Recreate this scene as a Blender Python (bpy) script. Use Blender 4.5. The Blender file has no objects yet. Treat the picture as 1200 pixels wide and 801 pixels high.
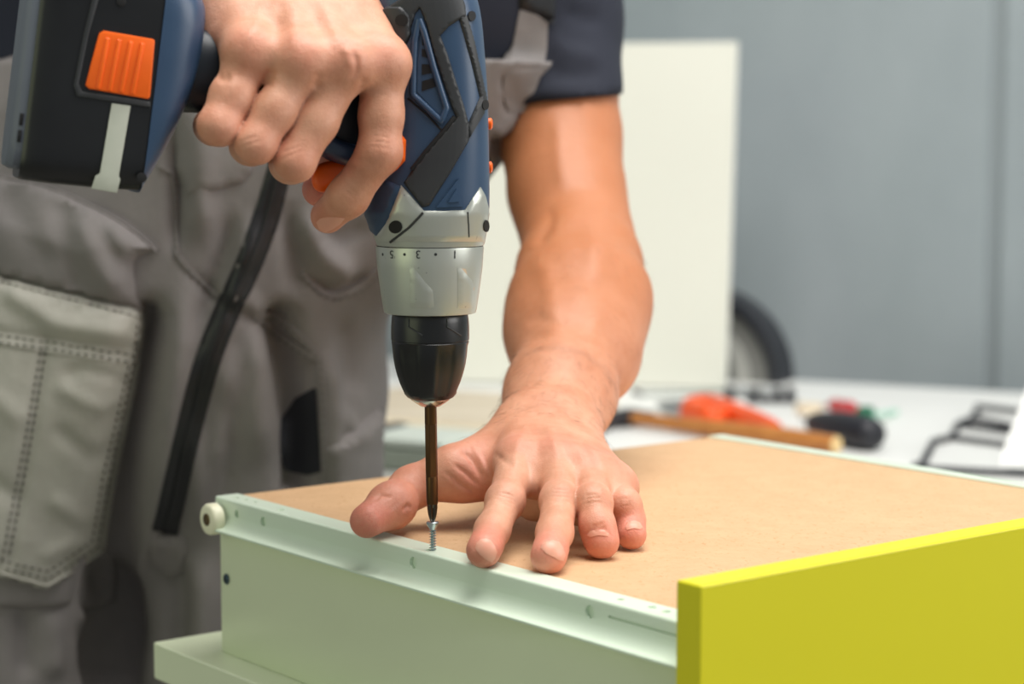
import bpy, bmesh, math, random
import numpy as np
from mathutils import Vector, Matrix
from mathutils.bvhtree import BVHTree
from mathutils.geometry import delaunay_2d_cdt

SC = bpy.context.scene
COL = SC.collection
random.seed(7)
rng = np.random.default_rng(5)

# ------------------------------------------------------------------ camera
HC = 1.15                                   # eye height of the camera above the floor
F = 2356.0                                  # focal length for the 1200 px wide frame
TH = math.atan(228.5 / F)                   # looking slightly down
cam_d = bpy.data.cameras.new('camera')
cam_d.sensor_width = 36.0
cam_d.lens = F * 36.0 / 1200.0
cam_d.dof.use_dof = True
cam_d.dof.focus_distance = 1.115
cam_d.dof.aperture_fstop = 5.6
cam_d.clip_start = 0.05
cam = bpy.data.objects.new('camera', cam_d)
COL.objects.link(cam)
cam.location = (0, 0, HC)
cam.rotation_euler = (math.pi / 2 - TH, 0, 0)
SC.camera = cam

# ------------------------------------------------------------------ light
world = bpy.data.worlds.new('world')
SC.world = world
world.use_nodes = True
bg = world.node_tree.nodes['Background']
bg.inputs[0].default_value = (0.93, 0.97, 1.0, 1)
bg.inputs[1].default_value = 0.30

def area(name, loc, target, sx, sy, watts, col=(1, 1, 1)):
    d = bpy.data.lights.new(name, 'AREA')
    d.shape = 'RECTANGLE'
    d.size, d.size_y = sx, sy
    d.energy = watts
    d.color = col
    o = bpy.data.objects.new(name, d)
    COL.objects.link(o)
    o.location = loc
    o.rotation_euler = (Vector(target) - Vector(loc)).to_track_quat('-Z', 'Y').to_euler()
    return o

area('ceiling_light', (0.35, 1.0, 3.1), (0.05, 1.3, 0.9), 1.6, 1.6, 74, (1.0, 0.97, 0.93))
area('window_light', (2.7, 0.45, 2.0), (0.1, 1.2, 0.9), 1.6, 1.6, 46, (1.0, 0.98, 0.95))
area('green_fill_light', (-2.2, -0.5, 1.35), (-0.1, 1.2, 0.9), 1.8, 1.5, 13, (0.78, 0.86, 0.50))  # added green fill from front left, standing in for unseen green surroundings
area('ceiling_light_rear', (0.6, 2.6, 3.1), (0.6, 2.9, 0.8), 1.8, 0.8, 8, (1.0, 0.98, 0.95))

vs = SC.view_settings
vs.view_transform = 'Standard'
vs.look = 'None'
vs.gamma = 1.0
vs.use_curve_mapping = False
vs.exposure = 0.0
SC.cycles.use_denoising = True

# ------------------------------------------------------------------ geometry of the view, in metres
CT, ST = math.cos(TH), math.sin(TH)

def at(px, py, Y):
    """World point seen at a pixel of the 1200x801 photograph, at distance Y in front of the camera."""
    u, v = (px - 600.0) / F, (400.5 - py) / F
    d = (u, CT + v * ST, -ST + v * CT)
    t = Y / d[1]
    return np.array((d[0] * t, Y, d[2] * t + HC))

def atz(px, py, z):
    """World point at a pixel lying on the horizontal plane of height z."""
    u, v = (px - 600.0) / F, (400.5 - py) / F
    d = (u, CT + v * ST, -ST + v * CT)
    t = (z - HC) / d[2]
    return np.array((d[0] * t, d[1] * t, z))

def pix(V):
    V = np.asarray(V)
    x, y, z = V[:, 0], V[:, 1], V[:, 2] - HC
    dep = y * CT - z * ST
    up = y * ST + z * CT
    return np.stack([600 + F * x / dep, 400.5 - F * up / dep], 1)

def ray_dir(px, py):
    u, v = (px - 600.0) / F, (400.5 - py) / F
    return Vector((u, CT + v * ST, -ST + v * CT)).normalized()

EYE = Vector((0, 0, HC))

# ------------------------------------------------------------------ object helpers
def tag(o, label=None, cat=None, group=None, kind=None):
    if label: o['label'] = label
    if cat: o['category'] = cat
    if group: o['group'] = group
    if kind: o['kind'] = kind
    return o

def empty(name, loc, label=None, cat=None, group=None):
    o = bpy.data.objects.new(name, None)
    o.empty_display_size = 0.05
    COL.objects.link(o)
    o.location = loc
    o.matrix_basis = Matrix.Translation(Vector(loc))
    return tag(o, label, cat, group)

def world_loc(o):
    p = Vector(o.location)
    while o.parent:
        o = o.parent
    return Vector(o.location)

def link(name, me, mat, parent=None, smooth=None):
    """Mesh given in world coordinates -> object; parts keep their place under the parent."""
    o = bpy.data.objects.new(name, me)
    COL.objects.link(o)
    if mat is not None:
        me.materials.append(mat)
    if smooth is not None:
        me.polygons.foreach_set('use_smooth', [smooth] * len(me.polygons))
    if parent is not None:
        o.parent = parent
        root = parent
        while root.parent: root = root.parent
        if root is parent and root.type == 'EMPTY':
            o.matrix_parent_inverse = Matrix.Translation(-Vector(root.location))
    return o

def arrays_mesh(name, V, Fq):
    V = np.asarray(V, dtype=np.float64)
    me = bpy.data.meshes.new(name)
    if isinstance(Fq, np.ndarray):
        n, k = Fq.shape
        me.vertices.add(len(V)); me.vertices.foreach_set('co', V.ravel())
        me.loops.add(n * k); me.loops.foreach_set('vertex_index', Fq.ravel().astype(np.int32))
        me.polygons.add(n)
        me.polygons.foreach_set('loop_start', np.arange(0, n * k, k, dtype=np.int32))
        me.update(calc_edges=True); me.validate()
    else:
        me.from_pydata([tuple(v) for v in V], [], [tuple(f) for f in Fq])
        me.update()
    return me

def bm_mesh(bm, name='mesh'):
    bmesh.ops.recalc_face_normals(bm, faces=bm.faces[:])
    me = bpy.data.meshes.new(name)
    bm.to_mesh(me); bm.free()
    return me

def frame_matrix(x, y, z, o):
    m = Matrix.Identity(4)
    for i, a in enumerate((x, y, z, o)):
        for j in range(3): m[j][i] = a[j]
    return m

def box_bm(bm, M, sx, sy, sz, bev=0.0, seg=2):
    """Box from (0,0,0) to (sx,sy,sz) in the frame M, bevelled."""
    r = bmesh.ops.create_cube(bm, size=1.0)
    vsn = r['verts']
    bmesh.ops.transform(bm, matrix=M @ Matrix.Diagonal((sx, sy, sz, 1)) @ Matrix.Translation((.5, .5, .5)), verts=vsn)
    if bev > 0:
        es = list({e for v in vsn for e in v.link_edges})
        bmesh.ops.bevel(bm, geom=es, offset=bev, segments=seg, profile=.5, affect='EDGES')

def box_mesh(M, sx, sy, sz, bev=0.0, seg=2):
    bm = bmesh.new(); box_bm(bm, M, sx, sy, sz, bev, seg)
    return bm_mesh(bm)

def tube_arrays(pts, radii, n=12, cap=True):
    pts = [np.asarray(p, float) for p in pts]
    if not hasattr(radii, '__len__'): radii = [radii] * len(pts)
    V, Fc = [], []
    T = []
    for i in range(len(pts)):
        a = pts[max(0, i - 1)]; b = pts[min(len(pts) - 1, i + 1)]
        T.append((b - a) / (np.linalg.norm(b - a) + 1e-12))
    ref = np.array((0, 0, 1.0)) if abs(T[0][2]) < .9 else np.array((1.0, 0, 0))
    u = np.cross(T[0], ref); u /= np.linalg.norm(u)
    for i, p in enumerate(pts):
        u = u - T[i] * np.dot(u, T[i]); u /= np.linalg.norm(u)
        w = np.cross(T[i], u)
        for k in range(n):
            a = 2 * math.pi * k / n
            V.append(p + radii[i] * (u * math.cos(a) + w * math.sin(a)))
    for i in range(len(pts) - 1):
        for k in range(n):
            k2 = (k + 1) % n
            Fc.append((i * n + k, i * n + k2, (i + 1) * n + k2, (i + 1) * n + k))
    if cap:
        Fc.append(tuple(range(n - 1, -1, -1)))
        Fc.append(tuple((len(pts) - 1) * n + k for k in range(n)))
    return V, Fc

def tube_mesh(pts, radii, n=12, cap=True):
    return arrays_mesh('tube', *tube_arrays(pts, radii, n, cap))

def join_arrays(parts):
    V, Fc = [], []
    for v, f in parts:
        b = len(V); V += list(v); Fc += [tuple(i + b for i in q) for q in f]
    return V, Fc

def lathe_arrays(prof, origin, axis, xdir, n=48, shape=None):
    """prof: (height along axis, radius); shape(angle, i) multiplies the radius."""
    axis = np.asarray(axis, float); xdir = np.asarray(xdir, float)
    ydir = np.cross(axis, xdir)
    o = np.asarray(origin, float)
    V, Fc = [], []
    for i, (h, r) in enumerate(prof):
        for k in range(n):
            a = 2 * math.pi * k / n
            rr = r * (shape(a, i) if shape else 1)
            V.append(o + axis * h + rr * (xdir * math.cos(a) + ydir * math.sin(a)))
    for i in range(len(prof) - 1):
        for k in range(n):
            k2 = (k + 1) % n
            Fc.append((i * n + k, i * n + k2, (i + 1) * n + k2, (i + 1) * n + k))
    Fc.append(tuple(range(n - 1, -1, -1)))
    Fc.append(tuple((len(prof) - 1) * n + k for k in range(n)))
    return V, Fc

def fix_normals(me):
    bm = bmesh.new(); bm.from_mesh(me)
    bmesh.ops.recalc_face_normals(bm, faces=bm.faces[:])
    bm.to_mesh(me); bm.free()
    return me

def auto_smooth(me, deg=35):
    """Smooth faces with sharp edges past an angle."""
    bm = bmesh.new(); bm.from_mesh(me)
    for f in bm.faces: f.smooth = True
    lim = math.radians(deg)
    for e in bm.edges:
        if len(e.link_faces) == 2 and e.calc_face_angle(0) > lim: e.smooth = False
    bm.to_mesh(me); bm.free()
    return me

def lathe_mesh(prof, origin, axis, xdir, n=48, shape=None, deg=35):
    me = arrays_mesh('lathe', *lathe_arrays(prof, origin, axis, xdir, n, shape))
    return auto_smooth(fix_normals(me), deg)

def cut(me, cutters):
    """Real holes: boolean difference of the mesh with the cutter meshes."""
    tmp = bpy.data.objects.new('tmp', me); COL.objects.link(tmp)
    cs = []
    for c in cutters:
        co = bpy.data.objects.new('cutter', c); COL.objects.link(co); cs.append(co)
        m = tmp.modifiers.new('b', 'BOOLEAN'); m.operation = 'DIFFERENCE'; m.object = co; m.solver = 'EXACT'
    dg = bpy.context.evaluated_depsgraph_get(); dg.update()
    out = bpy.data.meshes.new_from_object(tmp.evaluated_get(dg))
    for o in cs + [tmp]:
        d = o.data; bpy.data.objects.remove(o)
        if d is not me and d.users == 0: bpy.data.meshes.remove(d)
    bpy.data.meshes.remove(me)
    return out

# ------------------------------------------------------------------ implicit surfaces
def seg(P, a, b, ra, rb=None):
    if rb is None: rb = ra
    a = np.asarray(a); b = np.asarray(b)
    ba = b - a
    pa = P - a
    t = np.clip(pa @ ba / max(ba @ ba, 1e-12), 0, 1)
    return np.linalg.norm(pa - t[:, None] * ba, axis=1) - (ra + (rb - ra) * t)

def ell(P, c, r, ax=None):
    q = P - np.asarray(c)
    if ax is not None: q = q @ np.asarray(ax).T
    r = np.asarray(r)
    k0 = np.linalg.norm(q / r, axis=1); k1 = np.linalg.norm(q / (r * r), axis=1)
    return k0 * (k0 - 1) / np.maximum(k1, 1e-9)

def smin(a, b, k):
    h = np.clip(.5 + .5 * (b - a) / k, 0, 1)
    return b * (1 - h) + a * h - k * h * (1 - h)

def smax(a, b, k): return -smin(-a, -b, k)

def chain(P, pts, rs, k=.004):
    d = None
    for i in range(len(pts) - 1):
        s = seg(P, pts[i], pts[i + 1], rs[i], rs[i + 1])
        d = s if d is None else smin(d, s, k)
    return d

def sdf_surface(f, lo, hi, step, newton=2):
    lo = np.asarray(lo, float); hi = np.asarray(hi, float)
    B = 12
    nb = np.ceil((hi - lo) / step / B).astype(int)
    n = nb * B
    Fd = np.empty(n, dtype=np.float32)
    ctr = np.stack(np.meshgrid(*[lo[i] + (np.arange(nb[i]) + .5) * B * step - .5 * step for i in range(3)], indexing='ij'), -1).reshape(-1, 3)
    dc = f(ctr)
    Fd[:] = np.repeat(np.repeat(np.repeat(dc.reshape(nb), B, 0), B, 1), B, 2)
    near = np.nonzero(np.abs(dc) < B * step * .87 * 1.35 + 2 * step)[0]
    loc = np.stack(np.meshgrid(*[np.arange(B)] * 3, indexing='ij'), -1).reshape(-1, 3)
    bi = np.stack(np.unravel_index(near, nb), 1)
    for s in range(0, len(near), 96):
        b = bi[s:s + 96]
        idx = (b[:, None, :] * B + loc[None]).reshape(-1, 3)
        Fd[idx[:, 0], idx[:, 1], idx[:, 2]] = f(lo + idx * step)
    ins = Fd < 0
    cnt = np.zeros(n - 1, dtype=np.int8)
    cor = [(i, j, k) for i in (0, 1) for j in (0, 1) for k in (0, 1)]
    for i, j, k in cor:
        cnt += ins[i:n[0] - 1 + i, j:n[1] - 1 + j, k:n[2] - 1 + k]
    act = np.stack(np.nonzero((cnt > 0) & (cnt < 8)), 1)
    vals = {c: Fd[act[:, 0] + c[0], act[:, 1] + c[1], act[:, 2] + c[2]] for c in cor}
    acc = np.zeros((len(act), 3)); num = np.zeros(len(act))
    for c in cor:
        for ax in range(3):
            if c[ax] == 0:
                c2 = tuple(1 if q == ax else c[q] for q in range(3))
                a, b = vals[c], vals[c2]
                m = (a < 0) != (b < 0)
                t = np.where(m, a / np.where(m, a - b, 1), 0)
                p = np.array(c, float)[None] + np.zeros((len(act), 3)); p[:, ax] += t
                acc[m] += p[m]; num[m] += 1
    V = lo + (act + acc / num[:, None]) * step
    ids = -np.ones(n - 1, dtype=np.int32)
    ids[act[:, 0], act[:, 1], act[:, 2]] = np.arange(len(act))
    quads = []
    for ax in range(3):
        o1, o2 = [q for q in range(3) if q != ax]
        sl = [slice(1, n[q] - 1) for q in range(3)]; sl[ax] = slice(0, n[ax] - 1)
        s2 = list(sl); s2[ax] = slice(1, n[ax])
        A = ins[tuple(sl)]; Bb = ins[tuple(s2)]
        e = np.stack(np.nonzero(A != Bb), 1)
        if not len(e): continue
        flip = A[e[:, 0], e[:, 1], e[:, 2]]
        off = np.array([1, 1, 1]); off[ax] = 0
        e = e + off
        def cell(d1, d2):
            q = e.copy(); q[:, o1] += d1; q[:, o2] += d2
            return ids[q[:, 0], q[:, 1], q[:, 2]]
        qd = np.stack([cell(-1, -1), cell(0, -1), cell(0, 0), cell(-1, 0)], 1)
        if ax == 1: flip = ~flip
        qd[~flip] = qd[~flip][:, ::-1]
        quads.append(qd)
    Q = np.concatenate(quads)
    Q = Q[(Q >= 0).all(1)]
    G = None
    for _ in range(newton):
        G = sdf_grad(f, V, step * .5)
        d = f(V)
        V = V - np.clip(d, -step, step)[:, None] * G
    if G is None: G = sdf_grad(f, V, step * .5)
    return V, Q, G

def sdf_grad(f, V, e):
    G = np.stack([f(V + np.eye(3)[i] * e) - f(V - np.eye(3)[i] * e) for i in range(3)], 1)
    return G / np.maximum(np.linalg.norm(G, axis=1, keepdims=True), 1e-9)

def poly_dist(p, line):
    """Distance (pixels) of 2-D points to a polyline, and the parameter along it 0..1."""
    line = np.asarray(line, float)
    best = np.full(len(p), 1e9); par = np.zeros(len(p)); sgn = np.ones(len(p))
    m = len(line) - 1
    for i in range(m):
        a, b = line[i], line[i + 1]
        ba = b - a
        t = np.clip((p - a) @ ba / max(ba @ ba, 1e-9), 0, 1)
        w = p - a - t[:, None] * ba
        d = np.linalg.norm(w, axis=1)
        q = d < best
        best[q] = d[q]; par[q] = (i + t[q]) / m
        sgn[q] = np.sign(ba[0] * w[q, 1] - ba[1] * w[q, 0])
    return best, par, sgn

def sculpt(V, G, strokes):
    """Raise or sink the camera-facing side along strokes: (polyline px, height m, width px[, 'step'])."""
    p = pix(V)
    view = V - np.array((0, 0, HC)); view /= np.linalg.norm(view, axis=1, keepdims=True)
    facing = np.clip(-(view * G).sum(1) * 2.2 + .15, 0, 1)
    out = V.copy()
    for s in strokes:
        line, h, w = s[:3]
        ln = np.asarray(line, float)
        lo, hi = ln.min(0) - 4 * w, ln.max(0) + 4 * w
        m = np.nonzero((p[:, 0] > lo[0]) & (p[:, 0] < hi[0]) & (p[:, 1] > lo[1]) & (p[:, 1] < hi[1]))[0]
        if not len(m): continue
        d, t, sg = poly_dist(p[m], line)
        fade = np.sin(np.clip(np.minimum(t, 1 - t) * 3.2 + .02, 0, 1) * math.pi / 2) ** 2 if len(s) < 4 or 'n' not in s[3] else 1.0
        if len(s) > 3 and 's' in s[3]:      # a step: one side raised, falling off slowly; the other sharp
            prof = np.where(sg > 0, np.exp(-(d / w) ** 1.3), np.exp(-(d / (w * .16)) ** 2))
        else:
            prof = np.exp(-(d / w) ** 2)
        out[m] += G[m] * (h * prof * fade * facing[m])[:, None]
    return out

# ------------------------------------------------------------------ panels that lie on a surface
def resample(line, step, closed):
    line = [np.asarray(q, float) for q in line]
    if closed: line = line + [line[0]]
    out = []
    for a, b in zip(line[:-1], line[1:]):
        n = max(1, int(round(np.linalg.norm(b - a) / step)))
        for i in range(n): out.append(a + (b - a) * i / n)
    if not closed: out.append(line[-1])
    return out

def smooth_closed(line, it=1):
    for _ in range(it):
        n = len(line); out = []
        for i in range(n):
            a = np.asarray(line[i], float); b = np.asarray(line[(i + 1) % n], float)
            out += [a * .75 + b * .25, a * .25 + b * .75]
        line = out
    return line

def smooth_open(line, it=2):
    for _ in range(it):
        out = [np.asarray(line[0], float)]
        for a, b in zip(line[:-1], line[1:]):
            a = np.asarray(a, float); b = np.asarray(b, float)
            out += [a * .75 + b * .25, a * .25 + b * .75]
        out.append(np.asarray(line[-1], float)); line = out
    return line

def bvh_of(V, Q):
    return BVHTree.FromPolygons([Vector(v) for v in V], [tuple(int(i) for i in q) for q in Q])

def bvh_mesh(me):
    return BVHTree.FromPolygons([v.co for v in me.vertices], [tuple(p.vertices) for p in me.polygons])

def hit(bvh, x, y, fallback=None):
    d = ray_dir(x, y)
    loc, nor, _, dist = bvh.ray_cast(EYE, d)
    if loc is None:
        return None
    if nor.dot(d) > 0: nor = -nor
    return loc, nor, d

def drape(bvh, outline, thick, step=6, lift=0.0, bulge=None, sink=.002, crown=0.0, round_px=0.0, relax=0, flat=False):
    """A sheet of real thickness cut to an outline and laid on the surface below it."""
    b = [Vector(q) for q in resample(outline, step, True)]
    nb = len(b)
    xs = [q.x for q in b]; ys = [q.y for q in b]
    bl = [np.array((q.x, q.y)) for q in b]
    inner = []
    y = min(ys) + step * .5; row = 0
    while y < max(ys):
        x = min(xs) + (step * .5 if row % 2 else 0)
        while x < max(xs):
            inner.append((x, y)); x += step
        y += step * .87; row += 1
    if inner:
        d, _, _ = poly_dist(np.array(inner), bl + [bl[0]])
        inner = [Vector(q) for q, dd in zip(inner, d) if dd > step * .55]
    pts = b + inner
    vv, ee, ff, ov, oe, of = delaunay_2d_cdt(pts, [(i, (i + 1) % nb) for i in range(nb)], [], 1, 1e-4)
    P2 = np.array([(q.x, q.y) for q in vv])
    dist, _, _ = poly_dist(P2, bl + [bl[0]])
    hits = [hit(bvh, q[0], q[1]) for q in P2]
    good = [i for i, h in enumerate(hits) if h is not None]
    if not good: raise RuntimeError('drape missed the surface')
    gp = P2[good]
    # even the depth jumps out: a sheet bridges hollows
    top, bot = [], []
    full = []
    for i, h in enumerate(hits):
        if h is None:
            j = good[int(np.argmin(((gp - P2[i]) ** 2).sum(1)))]
            l, nrm, _ = hits[j]
            dd = ray_dir(*P2[i])
            den = dd.dot(nrm)
            t = (l - EYE).dot(nrm) / den if abs(den) > .25 else (l - EYE).length
            h = (EYE + dd * t, nrm, dd)
        full.append(h)
    nb_ = [set() for _ in full]
    for f in ff:
        for a, c in zip(f, f[1:] + f[:1]): nb_[a].add(c); nb_[c].add(a)
    ec = {}
    for f in ff:
        for a, c in zip(f, f[1:] + f[:1]): ec[frozenset((a, c))] = ec.get(frozenset((a, c)), 0) + 1
    rim = {}
    for e, k in ec.items():
        if k == 1:
            a, c = tuple(e); rim.setdefault(a, set()).add(c); rim.setdefault(c, set()).add(a)
    if relax: nb_ = [rim.get(i, k) for i, k in enumerate(nb_)]
    tt = np.array([(h[0] - EYE).length for h in full]); NN = np.array([tuple(h[1]) for h in full])
    for it in range(max(3, relax * 3)):
        NN = np.array([(NN[i] + NN[list(k)].mean(0)) if k else NN[i] * 2 for i, k in enumerate(nb_)]) / 2
        if it < relax: tt = np.array([(tt[i] + tt[list(k)].mean()) / 2 if k else tt[i] for i, k in enumerate(nb_)])
    NN /= np.linalg.norm(NN, axis=1, keepdims=True)
    if flat:
        mean = NN.mean(0); NN = NN * .12 + mean / np.linalg.norm(mean) * .88
        NN /= np.linalg.norm(NN, axis=1, keepdims=True)
    for i, h in enumerate(full):
        dd = h[2]; l = EYE + dd * float(tt[i]); nrm = Vector(NN[i])
        up = thick + lift
        if crown: up += crown * min(1.0, dist[i] / (8 * step))
        if round_px > 0 and dist[i] < round_px:
            q = 1 - dist[i] / round_px
            up -= thick * (1 - math.sqrt(max(0, 1 - q * q))) * .8
        if bulge: up += bulge(P2[i][0], P2[i][1])
        top.append(l + nrm * up)
        bot.append(l + nrm * (lift - sink))
    n = len(top)
    faces = [tuple(f) for f in ff]
    cnt = {}
    for f in faces:
        for a, c in zip(f, f[1:] + f[:1]): cnt[(a, c)] = 1
    # orient the sheet to the camera
    f0 = faces[0]
    nn = (top[f0[1]] - top[f0[0]]).cross(top[f0[2]] - top[f0[0]])
    rev = nn.dot(top[f0[0]] - EYE) > 0
    Fc = []
    for f in faces:
        Fc.append(f[::-1] if rev else f)
        g = tuple(i + n for i in f); Fc.append(g if rev else g[::-1])
    for a, c in cnt:
        if (c, a) not in cnt:
            Fc.append((a, c, c + n, a + n) if rev else (a, a + n, c + n, c))
    me = arrays_mesh('sheet', [tuple(v) for v in top + bot], Fc)
    return auto_smooth(fix_normals(me), 50)

def ribbon(line, width):
    """Outline of a band of a width (px, or a list) along a polyline."""
    line = [np.asarray(q, float) for q in line]
    if not hasattr(width, '__len__'): width = [width] * len(line)
    L, R = [], []
    for i, q in enumerate(line):
        a = line[max(0, i - 1)]; b = line[min(len(line) - 1, i + 1)]
        t = (b - a) / np.linalg.norm(b - a); nrm = np.array((-t[1], t[0]))
        L.append(q + nrm * width[i] / 2); R.append(q - nrm * width[i] / 2)
    return L + R[::-1]

def on_surface_line(bvh, line, step, lift):
    out = []
    for q in resample(line, step, False):
        h = hit(bvh, q[0], q[1])
        if h: out.append(np.array(h[0] + h[1] * lift))
    return out

def stitch_arrays(bvh, line, dash=5.0, gap=4.0, lift=.0005, r=.0008):
    """A row of thread stitches along a polyline (px) on a surface."""
    parts = []
    pts = resample(line, 1.0, False)
    i = 0; per = dash + gap
    while i + dash < len(pts):
        a = hit(bvh, *pts[int(i)]); c = hit(bvh, *pts[int(i + dash)])
        i += per
        if a is None or c is None: continue
        pa = a[0] + a[1] * lift; pc = c[0] + c[1] * lift
        if (pa - pc).length > .02: continue
        mid = (pa + pc) / 2 + a[1] * r * .7
        parts.append(tube_arrays([pa, mid, pc], [r * .5, r, r * .5], 5))
    return join_arrays(parts)

# ------------------------------------------------------------------ materials
def rgb(r, g, b):
    f = lambda c: (c / 255 / 12.92) if c / 255 <= .04045 else ((c / 255 + .055) / 1.055) ** 2.4
    return (f(r), f(g), f(b), 1)

class Mat:
    def __init__(self, name, color, rough=.5, metal=0.0, spec=.5):
        self.m = bpy.data.materials.new(name); self.m.use_nodes = True
        self.t = self.m.node_tree; self.n = self.t.nodes; self.l = self.t.links
        self.b = self.n['Principled BSDF']
        self.b.inputs['Base Color'].default_value = color
        self.b.inputs['Roughness'].default_value = rough
        self.b.inputs['Metallic'].default_value = metal
        self.b.inputs['Specular IOR Level'].default_value = spec
        self.color = color
        self.co = self.n.new('ShaderNodeTexCoord').outputs['Object']
        self.bump_in = None
    def noise(self, scale, detail=4, rough=.55, stretch=None):
        nz = self.n.new('ShaderNodeTexNoise')
        nz.inputs['Scale'].default_value = scale; nz.inputs['Detail'].default_value = detail
        nz.inputs['Roughness'].default_value = rough
        src = self.co
        if stretch:
            mp = self.n.new('ShaderNodeMapping'); mp.inputs['Scale'].default_value = stretch
            self.l.new(src, mp.inputs[0]); src = mp.outputs[0]
        self.l.new(src, nz.inputs['Vector'])
        return nz.outputs[0]
    def ramp(self, fac, stops):
        r = self.n.new('ShaderNodeValToRGB')
        e = r.color_ramp.elements
        while len(e) < len(stops): e.new(.5)
        for x, (p, c) in zip(e, stops): x.position = p; x.color = c
        self.l.new(fac, r.inputs[0])
        return r.outputs[0]
    def mix(self, fac, a, b):
        mx = self.n.new('ShaderNodeMix'); mx.data_type = 'RGBA'
        for v, k in ((fac, 0), (a, 6), (b, 7)):
            if hasattr(v, 'is_linked') or hasattr(v, 'node'): self.l.new(v, mx.inputs[k])
            else: mx.inputs[k].default_value = v
        return mx.outputs[2]
    def base(self, sock): self.l.new(sock, self.b.inputs['Base Color']); return self
    def vary(self, scale, amt, detail=4, stretch=None):
        c = self.color
        lo = tuple(x * (1 - amt) for x in c[:3]) + (1,); hi = tuple(min(1, x * (1 + amt)) for x in c[:3]) + (1,)
        return self.base(self.ramp(self.noise(scale, detail, stretch=stretch), [(.3, lo), (.7, hi)]))
    def bump(self, height, strength=.3, dist=.001):
        bp = self.n.new('ShaderNodeBump'); bp.inputs['Strength'].default_value = strength
        bp.inputs['Distance'].default_value = dist
        self.l.new(height, bp.inputs['Height'])
        if self.bump_in is not None: self.l.new(self.bump_in, bp.inputs['Normal'])
        self.bump_in = bp.outputs[0]
        self.l.new(self.bump_in, self.b.inputs['Normal'])
        return self
    def attr(self, name):
        a = self.n.new('ShaderNodeAttribute'); a.attribute_name = name
        return a.outputs['Fac']
# ------------------------------------------------------------------ the room
m_wall = Mat('wall_paint', rgb(150, 159, 161), .8)
m_wall.base(m_wall.ramp(m_wall.noise(1.6, 5, .6, (1, 1, .5)), [(.25, rgb(136, 147, 151)), (.75, rgb(172, 181, 184))]))
m_wall.bump(m_wall.noise(60, 6), .25, .004)
m_floor = Mat('floor_concrete', rgb(135, 132, 126), .6).vary(3, .15)
m_white = Mat('table_white', rgb(236, 237, 233), .45).vary(4, .02)
m_cream = Mat('panel_cream', rgb(220, 220, 208), .4).vary(3, .015)
m_tinted = Mat('drawer_white_green_cast', rgb(220, 229, 198), .36)  # white panels; the green cast of the light is put into the base colour
m_tinted.vary(9, .02)
m_rail = Mat('rail_coat', rgb(214, 229, 210), .3).vary(14, .02)
m_dark = Mat('dark_void', rgb(22, 24, 26), .7)

def slab_mesh(p0, x, y, z, sx, sy, sz, bev=.001, seg=2):
    return box_mesh(frame_matrix(x, y, z, p0), sx, sy, sz, bev, seg)

X, Y, Z = np.eye(3)
tag(link('floor', slab_mesh((-7, -2.5, -.1), X, Y, Z, 11, 10.5, .1, 0), m_floor.m), kind='structure')

# the far table runs askew; the wall stands parallel to it
yaw = math.radians(-27)
tx = np.array((math.cos(yaw), math.sin(yaw), 0)); ty = np.array((-tx[1], tx[0], 0))
ZTAB = HC - .351
Tfar = atz(1000, 449, ZTAB)                  # a point of the table's far edge
wall0 = Tfar + ty * .22
m_seam = Mat('wall_joint', rgb(142, 151, 154), .8)
w0 = wall0.copy(); w0[2] = 0
join_x = ((at(1160, 380, 3.1) - w0) @ tx)
for i, (xa, xb) in enumerate(((-6.5, join_x - .012), (join_x + .012, 2.2))):
    tag(link('wall_back' if i == 0 else 'wall_right', slab_mesh(w0 + tx * xa, tx, ty, Z, xb - xa, .08, 3.2, .002), m_wall.m), kind='structure')
tag(link('trim_1', slab_mesh(w0 + tx * (join_x - .012) + ty * .006, tx, ty, Z, .024, .06, 3.2, 0), m_seam.m), kind='structure')
tag(link('baseboard_back', slab_mesh(w0 + tx * -6.5 - ty * .016, tx, ty, Z, 8.7, .014, .09, .003), m_white.m), kind='structure')

# ------------------------------------------------------------------ far table
tab_a, tab_b, tab_d = -1.05, 1.0, 1.02
P0 = Tfar + tx * tab_a - ty * tab_d
root = empty('work_table', (*(Tfar - ty * tab_d / 2)[:2], 0), 'long white table along the grey wall, strewn with tools', 'table')
link('tabletop', slab_mesh(P0 - Z * .03, tx, ty, Z, tab_b - tab_a, tab_d, .03, .002), m_white.m, root)
m_leg = Mat('table_leg_grey', rgb(150, 152, 154), .4, .6)
for sx in (.05, tab_b - tab_a - .1):
    for sy in (.05, tab_d - .1):
        q = P0 + tx * sx + ty * sy; q[2] = 0
        link('leg', slab_mesh(q, tx, ty, Z, .05, .05, ZTAB - .03, .003), m_leg.m, root)

# ------------------------------------------------------------------ the drawer being assembled, upside down on a small bench
ZT = HC - .223                               # top of the drawer's runner flange
DA = np.array((.618, -.786, 0)); DA /= np.linalg.norm(DA)      # from the back corner to the yellow front
DW = np.array((-DA[1], DA[0], 0))            # across the drawer
DO = atz(253, 581, ZT)
DL, DWID, DH = .448, .452, .102
def dp(s, w, z): return DO + DA * s + DW * w + Z * z     # z from the flange top

bench = empty('assembly_bench', (*dp(.2, .25, 0)[:2], 0), 'white, green tinted bench top whose corner juts out under the drawer', 'bench')
link('bench_top', slab_mesh(dp(-.0495, -.0205, -DH - .0245), DA, DW, Z, .489, .55, .0245, .0012), m_tinted.m, bench)
for s_ in (-.03, .38):
    for w_ in (.0, .47):
        q = dp(s_, w_, 0); q[2] = 0
        link('leg', slab_mesh(q, DA, DW, Z, .04, .04, ZT - DH - .0245, .002), m_tinted.m, bench)

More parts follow.
